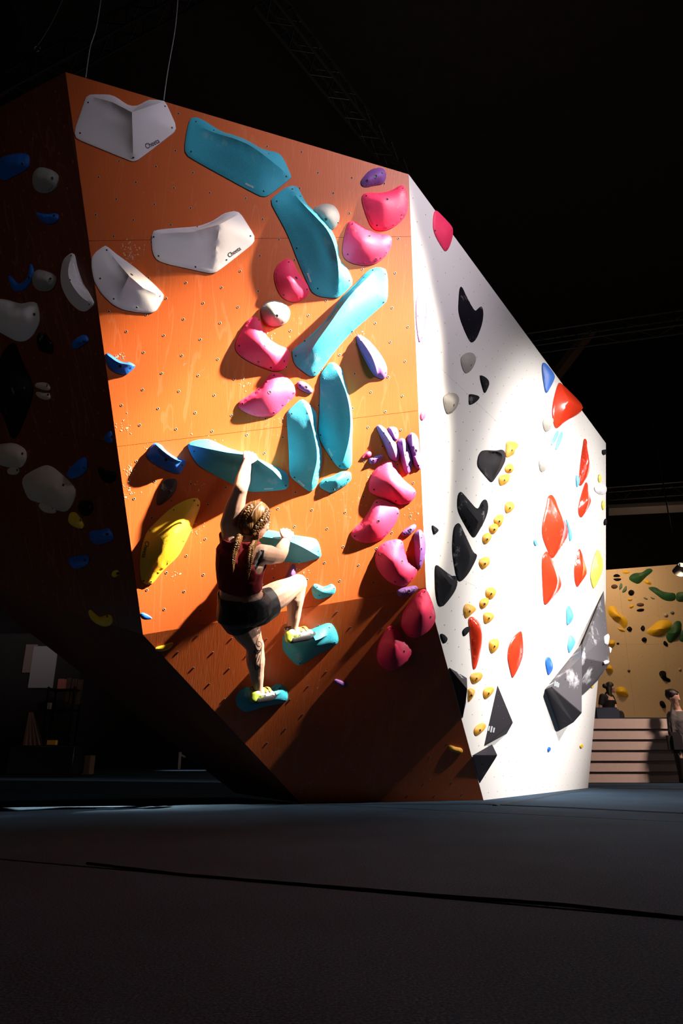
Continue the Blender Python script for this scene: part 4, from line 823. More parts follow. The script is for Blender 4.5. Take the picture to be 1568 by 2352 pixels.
bm = bmesh.new(); box(bm, .2, 3.0, .91, 6.8, 5.9, .04); bmobj('deck', bm, M['board'], pf)
bm = bmesh.new(); box(bm, .2, 3.0, .2, 6.6, 5.8, 1.36); bmobj('frame', bm, M['concrete'], pf)
def slab(name, c, s, m, label, cat, bev=.03, group=None):
    bm = bmesh.new(); box(bm, 0, 0, 0, *s); bmesh.ops.bevel(bm, geom=bm.edges[:], offset=bev, segments=3, affect='EDGES')
    o = bmobj(name, bm, M[m], None, True, 40); o.location = c; tag(o, label, cat, group); return o
slab('crash_mat', (7.0, 15.0, 1.0), (5.6, 3.0, .13), 'navy', 'long navy crash mat lying on the cream platform', 'mat')
slab('padded_block', (aty(1384, 1650, 12.3).x, 12.3, 1.045), (.42, .5, .22), 'navy', 'navy padded block at the left end of the platform, beside the seated woman', 'cushion')
# rear climbing wall
a, b, c = Vector((3.0, 17.9, .95)), Vector((12, 17.2, .95)), Vector((3.0, 17.7, 4.6))
BG = Plane(a, b, c); PL['bg'] = BG
M['bgwall'] = mat('warm_cream_wall_paint', (.66, .50, .32), .75, .2, 100)
bw = empty('climbing_wall', a); tag(bw, 'cream climbing wall with green and yellow holds behind the platform', 'climbing wall')
pts = [BG.loc(a), BG.loc(b), BG.px(1660, 1288), BG.px(1390, 1309), BG.px(1250, 1320)]
panels(BG, [(p.x, p.y) for p in pts], [vline(BG, 1440, 1500), vline(BG, 1525, 1500), hline(BG, 1450, 1480)], M['bgwall'], bw)
bm = bmesh.new(); box(bm, 4.4, .25, 1.7, 9.2, .2, 3.3); bmobj('backing_frame', bm, M['concrete'], bw)
tnuts(BG, [(p.x, p.y) for p in pts], .25, .25, .004, bw, M['brown'])
bh_ = [([(470,255),(490,215),(540,190),(600,195),(660,145),(712,158),(700,185),(640,230),(575,305),(530,290)],'green','dark green sloper at the top of the rear cream wall, pointing up right'),
([(645,330),(735,325),(790,370),(870,385),(930,385),(930,465),(820,465),(720,385)],'green','long dark green sloper sweeping right under the topmost green one'),
([(930,380),(1000,375),(1060,380),(1060,470),(925,475)],'green','dark green block continuing the long green sloper at the picture edge'),
([(825,790),(880,730),(920,655),(985,655),(985,740),(960,800),(890,868),(855,865)],'green','dark green sloper right of the fat yellow hold on the rear wall'),
([(985,760),(1000,730),(1060,735),(1060,860),(950,858)],'green','dark green hold cut by the right picture edge, lowest green one'),
([(408,175),(440,168),(490,180),(480,200),(420,200)],'yellow','small flat yellow hold at the very top of the rear wall'),
([(620,265),(645,255),(695,285),(695,308),(660,305),(630,290)],'yellow','small yellow hold between the two upper green slopers'),
([(318,235),(340,205),(370,202),(408,232)],'black','upper half of the split black disc near the top left of the rear wall'),
([(322,247),(408,243),(400,265),(360,275),(335,262)],'black','lower half of the split black disc near the top left of the rear wall'),
(oval(338,325,33,22),'brown','brown oval hold under the split black disc'),
([(380,350),(395,285),(415,300),(415,335),(390,360)],'mint','left one of two mint fin holds beside the brown oval'),
([(405,380),(435,330),(455,310),(460,360),(430,385)],'mint','right one of two mint fin holds beside the brown oval'),
([(465,385),(490,352),(530,365),(530,400),(490,418)],'black','black pebble right of the mint fin holds'),
(oval(488,450,24,14),'yellow','upper one of two small yellow ovals on the rear wall'),
(oval(502,517,24,16,10,-.4),'yellow','lower one of two small yellow ovals on the rear wall'),
(oval(588,500,38,18),'brown','brown oval hold right of the two small yellow ovals'),
([(548,550),(590,535),(630,540),(620,565),(560,568)],'black','black sliver directly under the right brown oval'),
([(610,430),(640,430),(668,450),(640,452)],'mint','left one of two flat mint chips under the long green sloper'),
([(680,420),(705,430),(738,445),(700,448)],'mint','right one of two flat mint chips under the long green sloper'),
([(272,560),(280,520),(320,503),(350,520),(370,580),(440,620),(470,660),(460,710),(430,735),(400,690),(330,640),(285,600)],'yellow','big yellow bone-shaped hold at the left of the rear wall'),
([(365,715),(400,730),(450,745),(430,765),(380,745)],'yellow','small yellow hold at the foot of the big yellow bone'),
([(455,730),(485,703),(515,735),(495,760),(460,745)],'black','black hold at the lower right of the big yellow bone'),
([(590,720),(615,692),(638,730),(615,758),(592,742)],'black','upper one of two black pebbles left of the fat yellow hold'),
([(598,830),(625,808),(655,830),(640,860),(605,855)],'black','lower one of two black pebbles left of the fat yellow hold'),
([(640,750),(690,720),(750,660),(820,640),(900,665),(890,720),(840,770),(760,805),(690,795),(650,775)],'yellow','fat yellow pear-shaped hold in the middle right of the rear wall'),
([(808,870),(820,840),(860,880),(845,905),(815,890)],'black','black hold between the fat yellow one and the green one'),
(oval(832,600,22,20),'cream','white round knob above the fat yellow hold'),
(oval(896,578,20,16),'mint','small mint knob right of the white round one'),
([(280,850),(330,838),(352,870),(330,900),(290,915),(270,880)],'yellow','yellow hold peeking out beside the tip of the grey volume'),
(oval(372,875,14,10),'black','small black oval beside the peeking yellow hold'),
([(245,1100),(290,1070),(325,1110),(328,1165),(260,1140)],'yellow','yellow hold low beside the bottom corner of the grey volume'),
(oval(478,1138,15,12),'brown','small brown dot hold alone on the blank part of the rear wall'),
([(770,1140),(820,1135),(840,1160),(830,1200),(880,1215),(880,1250),(820,1235),(770,1190)],'black','black crooked hold in the lower right of the rear wall'),
([(765,1435),(810,1420),(845,1495),(790,1500)],'black','black hold lowest on the rear wall, right'),
(oval(968,1125,15,14),'cream','small cream knob above the standing person'),
([(340,1330),(370,1290),(430,1290),(470,1340),(480,1390),(380,1390)],'yellow','yellow dome hold behind the seated woman')]
for o_, m_, l_ in bh_:
    x_, y_ = cen(o_); xs = [p[0] for p in o_]; ys = [p[1] for p in o_]; sz = min(max(xs)-min(xs), max(ys)-min(ys))*.238/107
    dx = (max(xs)-min(xs))*.2; dy = (max(ys)-min(ys))*.1
    H('climbing_hold', 'bg', 'N', o_, [(x_-dx, y_, sz*.6+.02), (x_+dx, y_, sz*.6+.02)], m_, l_, k=2, n=28, rings=4)
# floodlight
M['flood'] = mat('lit_lamp_face', (1, .9, .7), .5, emit=(1, .86, .62), estr=9)
c = aty(1562, 1306, 13.5)
fr = empty('floodlight', c); tag(fr, 'glowing floodlight at the right picture edge in front of the rear wall', 'lamp')
bm = bmesh.new(); bmesh.ops.create_cone(bm, cap_ends=False, segments=24, radius1=.13, radius2=.07, depth=.2, matrix=Matrix.Rotation(math.radians(55), 4, 'X')); o = bmobj('housing', bm, M['rail'], fr, True)
bm = bmesh.new(); bmesh.ops.create_circle(bm, cap_ends=True, segments=24, radius=.125, matrix=Matrix.Rotation(math.radians(55), 4, 'X') @ Matrix.Translation((0, 0, -.095))); bmobj('lamp_face', bm, M['flood'], fr)
bm = bmesh.new(); tube(bm, [(0, 0, .05), (0, .1, .4), (0, .1, 3.5)], .015, 6); bmobj('hanger', bm, M['truss'], fr)
l_ = lamp('floodlight_glow', 'SPOT', c+Vector((0, -.05, -.12)), c+Vector((-1.2, 1.4, -1.2)), 90, (1, .75, .45), spot_size=math.radians(120), spot_blend=.8, shadow_soft_size=.1)

# ------------------------------------------------------------------ back left: storage corner, very dim
M['dimwhite'] = mat('off_white_board', (.5, .46, .44), .7); M['cloth'] = mat('beige_cloth', (.34, .24, .19), .9, .3, 60); M['pinkbox'] = mat('salmon_card', (.75, .25, .2), .6)
yb = 15.0
def atz(u, v, y=yb): return aty(u, v, y)
def slabpx(name, u0, v0, u1, v1, y, dep, m, label, cat, bev=.004):
    a = aty(u0, v0, y); b = aty(u1, v1, y)
    return slab(name, ((a.x+b.x)/2, y+dep/2, (a.z+b.z)/2), (abs(b.x-a.x), dep, abs(a.z-b.z)), m, label, cat, bev)
a_ = aty(120, 1475, 16.6); slab('partition', (a_.x-.6, 16.75, 1.6), (2.6, .1, 3.2), 'darkwall', 'dark partition behind the pale boards in the dim room at the lower left', 'partition', .01)
slabpx('notice_board', 78, 1484, 119, 1580, 16.64, .06, 'dimwhite', 'tall pale board standing in the dim room at the lower left', 'board')
slabpx('notice_board', 60, 1480, 76, 1545, 16.65, .05, 'cloth', 'narrow dull board left of the tall pale one', 'board')
sh = empty('storage_rack', (aty(130, 1700, yb).x, yb, 0)); tag(sh, 'black metal storage rack in the dim room at the lower left', 'shelf')
for dx in (-.32, .24):
    for dy in (0, .4):
        bm = bmesh.new(); box(bm, dx, dy, .9, .035, .035, 1.75); bmobj('post', bm, M['truss'], sh)
for z in (.35, .85, 1.3, 1.72):
    bm = bmesh.new(); box(bm, -.04, .2, z, .6, .44, .025); bmobj('shelf', bm, M['truss'], sh)
slab('cardboard_box', (aty(135, 1562, yb).x, yb+.2, 1.845), (.13, .15, .22), 'pinkbox', 'salmon pink box on top of the dim storage rack', 'box', .004)
slab('cardboard_box', (aty(106, 1600, yb).x, yb+.18, 1.385), (.1, .12, .14), 'dimwhite', 'small pale box on a middle shelf of the storage rack', 'box', .004)
slabpx('cardboard_box', 173, 1735, 203, 1779, yb-.2, .3, 'cloth', 'grey box standing on the floor right of the storage rack', 'box')
for k, (u0, u1) in enumerate(((153, 159), (166, 172), (179, 185))):
    bm = bmesh.new(); a = aty(u0, 1557+k*2, yb+.3); b = aty(u1, 1612+k*3, yb+.3)
    for q in range(10):
        pass
    nx, vs = 12, []
    for i in range(nx+1):
        x = a.x+(b.x-a.x)*i/nx; dy = math.sin(i*1.9+k)*.02
        vs.append((bm.verts.new((x, a.y+dy, a.z)), bm.verts.new((x, a.y+dy*1.6, b.z))))
    for p, q in zip(vs, vs[1:]): bm.faces.new((p[0], q[0], q[1], p[1]))
    bmesh.ops.solidify(bm, geom=bm.faces[:], thickness=.01)
    o = bmobj('hanging_cloth', bm, M['cloth'], None, True); tag(o, ['leftmost', 'middle', 'rightmost'][k]+' of three brown cloths hanging beside the storage rack', 'cloth', 'brown cloths by the storage rack')
bm = bmesh.new(); vs = []
for i in range(15):
    t_ = i/14; top = aty(66+t_*10, 1636, yb-1.2); bot = aty(52+t_*50, 1713, yb-1.2); dy = math.sin(i*2.1)*.04
    vs.append((bm.verts.new(top), bm.verts.new(bot+Vector((0, dy, 0)))))
for p, q in zip(vs, vs[1:]): bm.faces.new((p[0], q[0], q[1], p[1]))
bmesh.ops.solidify(bm, geom=bm.faces[:], thickness=.01)
o = bmobj('draped_cloth', bm, M['cloth'], None, True); tag(o, 'pale draped cloth in folds at the far lower left', 'cloth')
slabpx('padded_bench', 20, 1712, 165, 1781, yb-1.5, .6, 'truss', 'low black bench under the draped cloth in the dim room', 'bench', .03)
slabpx('wooden_block', 108, 1700, 127, 1711, yb-1.45, .1, 'amber', 'small orange block on the black bench', 'block')
c = ground(411, 1768)
ps = empty('bracket_stand', (c.x, c.y, 0)); tag(ps, 'small white post with an angled bracket on the lit strip of mat far left', 'stand')
bm = bmesh.new(); box(bm, 0, 0, .26, .07, .07, .5); bmobj('post', bm, M['dimwhite'], ps)
bm = bmesh.new(); tube(bm, [(0, 0, .44), (.16, 0, .36)], .03, 5); bmobj('bracket', bm, M['dimwhite'], ps)
# ------------------------------------------------------------------ people
M['skin'] = mat('fair_skin', (.72, .43, .31), .5, .1, 60, 0, var=.05)
M['skin'].node_tree.nodes['Principled BSDF'].inputs['Subsurface Weight'].default_value = .08
M['skin'].node_tree.nodes['Principled BSDF'].inputs['Subsurface Scale'].default_value = .02
M['redcloth'] = mat('dark_red_jersey', (.26, .008, .018), .8, .3, 120)
def creased(name, col, rough, sc, strength):
    m = mat(name, col, rough, 0, 60); t = m.node_tree; p = t.nodes['Principled BSDF']
    n = N(t, 'ShaderNodeTexNoise', i_Scale=sc, i_Detail=3, i_Distortion=1.2); tc = N(t, 'ShaderNodeTexCoord'); t.links.new(tc.outputs['Object'], n.inputs['Vector'])
    b = N(t, 'ShaderNodeBump', i_Strength=strength, i_Distance=.03); t.links.new(n.outputs[0], b.inputs['Height']); t.links.new(b.outputs[0], p.inputs['Normal']); return m
M['shorts'] = creased('black_nylon', (.02, .018, .022), .58, 7, .4)
M['redcloth'] = creased('dark_red_jersey', (.30, .008, .018), .8, 8, .45)
M['hair'] = mat('light_brown_hair', (.30, .13, .035), .38, .8, 90, 0, var=.5)
M['darkhair'] = mat('dark_brown_hair', (.02, .012, .008), .5, .5, 60)
M['blacktex'] = mat('black_textile', (.012, .012, .014), .8, .3, 80)
M['greycloth'] = creased('grey_jacket', (.12, .11, .11), .8, 10, .5)
M['lime'] = mat('lime_rubber', (.32, .42, .04), .5); M['strap'] = mat('yellow_strap', (.75, .62, .12), .6)
M['shoegrey'] = mat('grey_microsuede', (.42, .38, .38), .8, .3, 90); M['rubber'] = mat('black_rubber', (.015, .014, .015), .45)
M['tattoo'] = mat('tattoo_ink', (.035, .025, .03), .55); M['eye'] = mat('eye_white', (.8, .78, .75), .2); M['lip'] = mat('lips', (.5, .16, .13), .5)
M['parting'] = mat('scalp_skin', (.62, .40, .28), .6); M['printcloth'] = mat('black_white_print', (.5, .48, .5), .7, 0, 40, var=.9)

def ball(bm, c, r, ax=None, n=14):
    R = ax.to_4x4() if ax else Matrix()
    s = r if isinstance(r, (tuple, list)) else (r, r, r)
    bmesh.ops.create_uvsphere(bm, u_segments=n, v_segments=n//2+2, radius=1, matrix=Matrix.Translation(c) @ R @ Matrix.Diagonal((*s, 1)))
def limb(bm, pts, rs, infl=0):
    pts = [Vector(p) for p in pts]; P = []; Rr = []
    m = len(pts)
    for i in range(m-1):
        p0, p1, p2, p3 = pts[max(0, i-1)], pts[i], pts[i+1], pts[min(m-1, i+2)]
        L = max(2, int((p2-p1).length/.03))
        for k in range(L):
            t = k/L; c = .5*((2*p1)+(p2-p0)*t*.6+((p1*0+(p2-p1)*2)-(p2-p0)*.6*2-(p3-p1)*.6+ (p2-p0)*.6)*t*t*0) if False else p1.lerp(p2, t)
            P.append(c); tt = t*t*(3-2*t); Rr.append(rs[i]*(1-tt)+rs[i+1]*tt+infl)
    P.append(pts[-1]); Rr.append(rs[-1]+infl)
    tube(bm, P, Rr, 14)
    ball(bm, P[0], Rr[0]); ball(bm, P[-1], Rr[-1])
    for i in range(1, m-1): ball(bm, pts[i], rs[i]+infl)
def loft(bm, secs, infl=0, n=20):      # secs: (centre, lateral unit vector, front unit vector, half width, half depth)
    rings = []
    out = []
    for a, b in zip(secs, secs[1:]):
        for k in range(4): 
            t = k/4; t = t
            out.append((a[0].lerp(b[0], t), a[1].lerp(b[1], t).normalized(), a[2].lerp(b[2], t).normalized(), a[3]*(1-t)+b[3]*t, a[4]*(1-t)+b[4]*t))
    out.append(secs[-1])
    for c, x, y, w_, d_ in out:
        r = []
        for k in range(n):
            a = 2*math.pi*k/n; ca, sa = math.cos(a), math.sin(a)
            r.append(bm.verts.new(c+x*(w_+infl)*abs(ca)**.85*(1 if ca > 0 else -1)+y*(d_+infl)*abs(sa)**.85*(1 if sa > 0 else -1)))
        rings.append(r)
    for a, b in zip(rings, rings[1:]):
        for k in range(n): bm.faces.new((a[k], a[(k+1) % n], b[(k+1) % n], b[k]))
    bm.faces.new(rings[0][::-1]); bm.faces.new(rings[-1])
def chain(q):
    b = Vector((0, 0, 0))
    while q: b += q.location; q = q.parent
    return b
def remesh(name, bm, m, parent, vox=.007, smooth=6, cut=None, thick=0):
    bmesh.ops.recalc_face_normals(bm, faces=bm.faces)
    o = bmobj('tmp', bm, M[m]); 
    md = o.modifiers.new('r', 'REMESH'); md.mode = 'VOXEL'; md.voxel_size = vox; md.use_smooth_shade = True
    ms = o.modifiers.new('s', 'SMOOTH'); ms.factor = .5; ms.iterations = smooth
    bpy.context.view_layer.update()
    me = bpy.data.meshes.new_from_object(o.evaluated_get(bpy.context.evaluated_depsgraph_get())); bpy.data.objects.remove(o)
    if cut:
        b = bmesh.new(); b.from_mesh(me)
        dead = [v for v in b.verts if cut(v.co)]; bmesh.ops.delete(b, geom=dead, context='VERTS')
        seen = set(); isl = []
        for v in b.verts:
            if v in seen: continue
            st = [v]; seen.add(v); cur = []
            while st:
                x = st.pop(); cur.append(x)
                for e in x.link_edges:
                    y = e.other_vert(x)
                    if y not in seen: seen.add(y); st.append(y)
            isl.append(cur)
        big_ = max(isl, key=len); bmesh.ops.delete(b, geom=[v for c in isl if c is not big_ for v in c], context='VERTS')
        bd = [(v, [e.other_vert(v) for e in v.link_edges if e.is_boundary]) for v in b.verts if v.is_boundary]
        for _ in range(12):
            nw = [(v, v.co*.5+sum((x.co for x in nbv), Vector())/len(nbv)*.5) for v, nbv in bd if len(nbv) == 2]
            for v, c in nw: v.co = c
        b.to_mesh(me); b.free()
        if thick:
            o2 = bpy.data.objects.new('tmp', me); COL.objects.link(o2); sm = o2.modifiers.new('s', 'SOLIDIFY'); sm.thickness = thick; sm.offset = 0; sm.use_even_offset = False
            bpy.context.view_layer.update(); me = bpy.data.meshes.new_from_object(o2.evaluated_get(bpy.context.evaluated_depsgraph_get())); bpy.data.objects.remove(o2)
    me.name = name; o = bpy.data.objects.new(name, me); COL.objects.link(o); me.materials.clear(); me.materials.append(M[m])
    me.polygons.foreach_set('use_smooth', [True]*len(me.polygons)); o.parent = parent
    me.transform(Matrix.Translation(-chain(parent)))
    return o
def chain(q):
    b = Vector((0, 0, 0))
    while q: b += q.location; q = q.parent
    return b
def wpart(name, bm, m, parent, smooth=True, root=None):     # mesh given in world coordinates
    base = Vector((0, 0, 0)); q = parent
    while q: base += q.location; q = q.parent
    for v in bm.verts: v.co -= base
    return bmobj(name, bm, M[m], parent, smooth, 50)
def tree_of(o, off):
    b = bmesh.new(); b.from_mesh(o.data); b.transform(Matrix.Translation(off)); t = BVHTree.FromBMesh(b); b.free(); return t

CL = empty('person', aty(560, 1398, 4.42)); tag(CL, 'climber from behind in dark red tank top and black shorts, two long braids', 'person')
J = {k: aty(*v) for k, v in dict(shL=(527,1206,4.16), elL=(552,1124,4.02), wrL=(567,1063,4.19), shR=(599,1272,4.15), elR=(640,1278,4.32), wrR=(657,1240,4.53),
     neck=(564,1247,4.14), head=(588,1199,4.15), pel=(560,1400,4.43), waist=(551,1353,4.33), rib=(549,1313,4.24), chest=(555,1277,4.18),
     hipL=(543,1404,4.47), hipR=(583,1397,4.49), knL=(585,1484,4.76), anL=(592,1583,5.02), knR=(684,1340,4.68), anR=(672,1445,4.87)).items()}
ax = (J['neck']-J['pel']).normalized(); lat_p = (J['hipR']-J['hipL']).normalized(); lat_s = (J['shR']-J['shL']).normalized()
def fr_(lat, up): f = lat.cross(up).normalized() if True else 0; return f if f.y > 0 else -f
lm = (lat_p*.6+lat_s*.4).normalized(); lc = (lat_p*.35+lat_s*.65).normalized()
SEC = [(J['pel']-ax*.075, lat_p, fr_(lat_p, ax), .13, .10), (J['pel']-ax*.03, lat_p, fr_(lat_p, ax), .168, .128), (J['pel']+ax*.05, lat_p, fr_(lat_p, ax), .158, .12),
       (J['waist'], lm, fr_(lm, ax), .132, .098), (J['rib'], lc, fr_(lc, ax), .146, .104), (J['chest'], lc, fr_(lc, ax), .158, .11), (J['neck']-ax*.03, lat_s, fr_(lat_s, ax), .12, .075), (J['neck']+ax*.02, lat_s, fr_(lat_s, ax), .055, .05)]
hf = Vector((.52, .84, .05)).normalized(); hu = Vector((.22, -.22, .95)); hu = (hu-hf*hu.dot(hf)).normalized(); hr = hf.cross(hu).normalized()
HR = Matrix((hr, hf, hu)).transposed()
def hp(x, y, z): return J['head']+hr*x+hf*y+hu*z
def add_torso(bm, infl=0, lo_=0, hi=8): loft(bm, SEC[lo_:hi], infl)
def add_head(bm):
    ball(bm, hp(0, -.008, .025), (.077, .097, .096), HR, 20); ball(bm, hp(0, .03, -.03), (.056, .062, .075), HR, 18)
    ball(bm, hp(0, .06, -.075), (.028, .026, .022), HR)                     # chin
    limb(bm, [hp(0, .088, .01), hp(0, .108, -.028)], [.009, .013]); ball(bm, hp(0, .09, -.052), (.022, .012, .011), HR)
    for s in (-1, 1):
        ball(bm, hp(s*.03, .082, .022), (.02, .01, .008), HR); ball(bm, hp(s*.076, -.002, -.005), (.008, .018, .03), HR)
        ball(bm, hp(s*.038, .065, -.02), (.02, .02, .02), HR)
    limb(bm, [J['neck']-ax*.03, hp(0, -.025, -.06)], [.056, .05])
def arm(bm, s, e, w_, k=1): 
    m1 = s.lerp(e, .45); m2 = e.lerp(w_, .3)
    limb(bm, [s, m1, e, m2, e.lerp(w_, .7), w_], [.062, .058*k, .046, .049, .038, .029])
def leg(bm, h, kn, an, bk, infl=0, full=True):
    limb(bm, [h, h.lerp(kn, .45), kn], [.112, .098, .066], infl)
    if full:
        cf = kn.lerp(an, .3)+bk*.016
        limb(bm, [kn, cf, kn.lerp(an, .6)+bk*.006, an, an+(an-kn).normalized()*.02], [.062, .067, .052, .037, .037])
bkL = Vector((0, -1, -.2)).normalized(); bkR = Vector((-.55, -.6, -.3)).normalized()
def hand(bm, wr, kn, fdir, curl, side, thumb, w_=.0235, L=.034, fr=.0088):
    # wr wrist, kn centre of the knuckle row, fdir finger direction, curl direction they bend to, side knuckle-row direction
    limb(bm, [wr, wr.lerp(kn, .3)], [.025, .026])
    for q in (-1.5, -.5, .5, 1.5):
        k = kn+side*q*w_+(kn-wr).normalized()*(.004 if abs(q) < 1 else -.004)
        limb(bm, [wr.lerp(kn, .25)+side*q*w_*.45, k], [.015, .0108])
        ln = L*(1.05 if abs(q) < 1 else .88)
        a = k+fdir*ln; b = a+(fdir*.45+curl*.9).normalized()*ln*.75; c = b+(fdir*.1+curl).normalized()*ln*.6
        limb(bm, [k, a, b, c], [fr*1.2, fr*1.05, fr*.95, fr*.8])
    t0 = wr.lerp(kn, .3)+side*thumb*.028; t1 = t0+(side*thumb*.6+(kn-wr).normalized()*.8).normalized()*.034; t2 = t1+(side*thumb*.15+fdir*.6+(kn-wr).normalized()*.5).normalized()*.03
    limb(bm, [wr.lerp(kn, .15)+side*thumb*.01, t0, t1, t2], [.02, .016, .0115, .009])
bm = bmesh.new()
add_torso(bm); add_head(bm)
limb(bm, [J['chest']+lat_s*-.06+ax*.03, J['shL']], [.08, .062]); limb(bm, [J['chest']+lat_s*.06+ax*.01, J['shR']], [.08, .062])
limb(bm, [J['neck'], J['shL'].lerp(J['neck'], .3)], [.045, .045]); limb(bm, [J['neck'], J['shR'].lerp(J['neck'], .3)], [.045, .045])
arm(bm, J['shL'], J['elL'], J['wrL'], 1.08); arm(bm, J['shR'], J['elR'], J['wrR'], 1.1)
leg(bm, J['hipL'], J['knL'], J['anL'], bkL); leg(bm, J['hipR'], J['knR'], J['anR'], bkR)
for s in (J['hipL'], J['hipR']): ball(bm, s+Vector((0, -.025, .0)), .112)
hand(bm, J['wrL'], aty(573, 1043, 4.235), Vector((.06, .76, .64)).normalized(), Vector((0, .5, -.86)).normalized(), Vector((.97, .12, -.22)).normalized(), 1)
hand(bm, J['wrR'], aty(661, 1222, 4.56), Vector((-.05, .76, .64)).normalized(), Vector((0, .5, -.86)).normalized(), Vector((.93, .15, -.33)).normalized(), -1)
for an, toe in ((J['anL'], aty(620, 1598, 5.17)), (J['anR'], aty(710, 1458, 5.02))): limb(bm, [an, an.lerp(toe, .5)+Vector((0, 0, -.02)), toe], [.034, .034, .02])
BODY = remesh('body', bm, 'skin', CL, .0045, 5)
BT = tree_of(BODY, CL.location)
def onbody(u, v, off=.002, tr=None):
    l, nn, _, _ = (tr or BT).ray_cast(CAM, ray(u, v))
    return (l+nn*off, nn) if l else None
# tank top
bm = bmesh.new(); loft(bm, SEC[3:7], .011)
limb(bm, [J['chest']+lat_s*-.055+ax*.03, J['shL'].lerp(J['chest'], .08)], [.095, .082]); limb(bm, [J['chest']+lat_s*.05+ax*.01, J['shR'].lerp(J['chest'], .3)], [.088, .066])
limb(bm, [J['neck'], J['shL'].lerp(J['neck'], .2)], [.062, .066]); limb(bm, [J['neck'], J['shR'].lerp(J['neck'], .35)], [.058, .055])
nk = J['neck']+ax*.028
ahR = aty(607, 1300, 4.13); shcR = J['shR']+lat_s*.03; shcL = J['shL']+(J['elL']-J['shL']).normalized()*.085-lat_s*.02
wa = J['waist']-ax*.002
def cut(p):
    if (p-wa).dot(ax-Vector((.25, 0, 0))*.35) < 0: return True
    if (p-nk).dot(ax) > 0: return True
    if (p-nk).length < .048: return True
    if (p-shcR).length < .085 or (p-ahR).length < .062: return True
    if (p-shcL).length < .082: return True
    return False
TOP = remesh('tank_top', bm, 'redcloth', CL, .007, 4, cut, .004)
# sports-bra band and strap showing in the armhole
def ribbon(pts, r, m, name, parent=CL, flat=.35, tr=None, off=.001):
    if name == 'tattoo':
        for _ in range(3): pts = [pts[0]]+[(a[0]*(1-w_)+b[0]*w_, a[1]*(1-w_)+b[1]*w_) for a, b in zip(pts, pts[1:]) for w_ in (.25, .75)]+[pts[-1]]
    bm = bmesh.new(); Q = []
    for (u0, v0), (u1, v1) in zip(pts, pts[1:]):
        k = max(2, int(math.hypot(u1-u0, v1-v0)/2.5)) if name != 'tattoo' else 1
        for q in range(k): Q.append((u0+(u1-u0)*q/k, v0+(v1-v0)*q/k))
    Q.append(pts[-1]); W = [onbody(*q, off, tr) for q in Q]; W = [w_ for w_ in W if w_]
    if len(W) < 2: bm.free(); return None
    vs = []
    for i, (p, nn) in enumerate(W):
        d = (W[min(i+1, len(W)-1)][0]-W[max(i-1, 0)][0]).normalized(); s = d.cross(nn).normalized(); rr = r(i/(len(W)-1)) if callable(r) else r
        vs.append([bm.verts.new(p-s*rr-nn*off), bm.verts.new(p-s*rr*.8+nn*rr*flat), bm.verts.new(p+s*rr*.8+nn*rr*flat), bm.verts.new(p+s*rr-nn*off)])
    for a, b in zip(vs, vs[1:]):
        if (a[0].co-b[0].co).length > .05: continue
        for q in range(3): bm.faces.new((a[q], a[q+1], b[q+1], b[q]))
    bmesh.ops.recalc_face_normals(bm, faces=bm.faces)
    return wpart(name, bm, m, parent)
ribbon([(603, 1264), (601, 1276), (595, 1290), (588, 1302), (578, 1312), (570, 1318)], .011, 'blacktex', 'bra_strap', flat=.2)
ribbon([(598, 1266), (594, 1276), (588, 1290), (583, 1300)], .012, 'printcloth', 'bra_strap', flat=.15)
ribbon([(565, 1325), (580, 1331), (592, 1328), (606, 1316)], .008, 'printcloth', 'bra_band', flat=.2)
# shorts
bm = bmesh.new(); loft(bm, SEC[:4], .014)
s0 = J['waist']-ax*.03
for s in (J['hipL'], J['hipR']): ball(bm, s+Vector((0, -.02, .012)), .12)
leg(bm, J['hipL'], J['knL'], J['anL'], bkL, .02, False); leg(bm, J['hipR'], J['knR'], J['anR'], bkR, .02, False)
dL = (J['knL']-J['hipL']).normalized(); dR = (J['knR']-J['hipR']).normalized(); cL_ = J['hipL']+dL*.105; cR_ = J['hipR']+dR*.135
def cut(p):
    if (p-s0).dot(ax) > 0: return True
    if (p-cL_).dot(dL) > 0 and (p-J['hipL']).cross(dL).length < .16 and (p-cR_).dot(dR) < .10 and p.z < J['hipL'].z: return True
    if (p-cR_).dot(dR) > 0 and (p-J['hipR']).cross(dR).length < .17: return True
    return False
SH = remesh('shorts', bm, 'shorts', CL, .007, 4, cut, .004)
def cuff(c, d, name='waistband'): pass
# hair
bm = bmesh.new(); ball(bm, hp(0, -.016, .03), (.089, .103, .105), HR, 28); ball(bm, hp(0, -.05, -.04), (.070, .058, .075), HR, 18)
HAIRM = bpy.data.materials.new('x')
def hair_mat():
    m, t, p = nt('combed_light_brown_hair'); L = t.links
    tc = N(t, 'ShaderNodeTexCoord').outputs['Object']
    mp_ = N(t, 'ShaderNodeMapping'); mp_.inputs['Scale'].default_value = (90, 14, 14); mp_.inputs['Rotation'].default_value = (0, .5, .6); L.new(tc, mp_.inputs[0])
    n = N(t, 'ShaderNodeTexNoise', i_Scale=1, i_Detail=4); L.new(mp_.outputs[0], n.inputs['Vector'])
    c = ramp(t, n.outputs[0], [(.35, (.10, .038, .012)), (.55, (.30, .13, .035)), (.7, (.48, .25, .08))]); L.new(c, p.inputs['Base Color'])
    b = N(t, 'ShaderNodeBump', i_Strength=.8, i_Distance=.006); L.new(n.outputs[0], b.inputs['Height']); L.new(b.outputs[0], p.inputs['Normal']); p.inputs['Roughness'].default_value = .4
    return m
M['hair'] = hair_mat()
def cut(p):
    q = p-J['head']; x, y, z = q.dot(hr), q.dot(hf), q.dot(hu)
    return y > .055-.35*max(0, -z)-(0 if z > .02 else .04) and z < .075 or z < -.10 or (abs(x) > .062 and z < -.05) or (y > .0 and z < .005 and abs(x) > .03)
HA = remesh('hair', bm, 'hair', CL, .006, 3, cut, .003)
HT = tree_of(HA, CL.location)
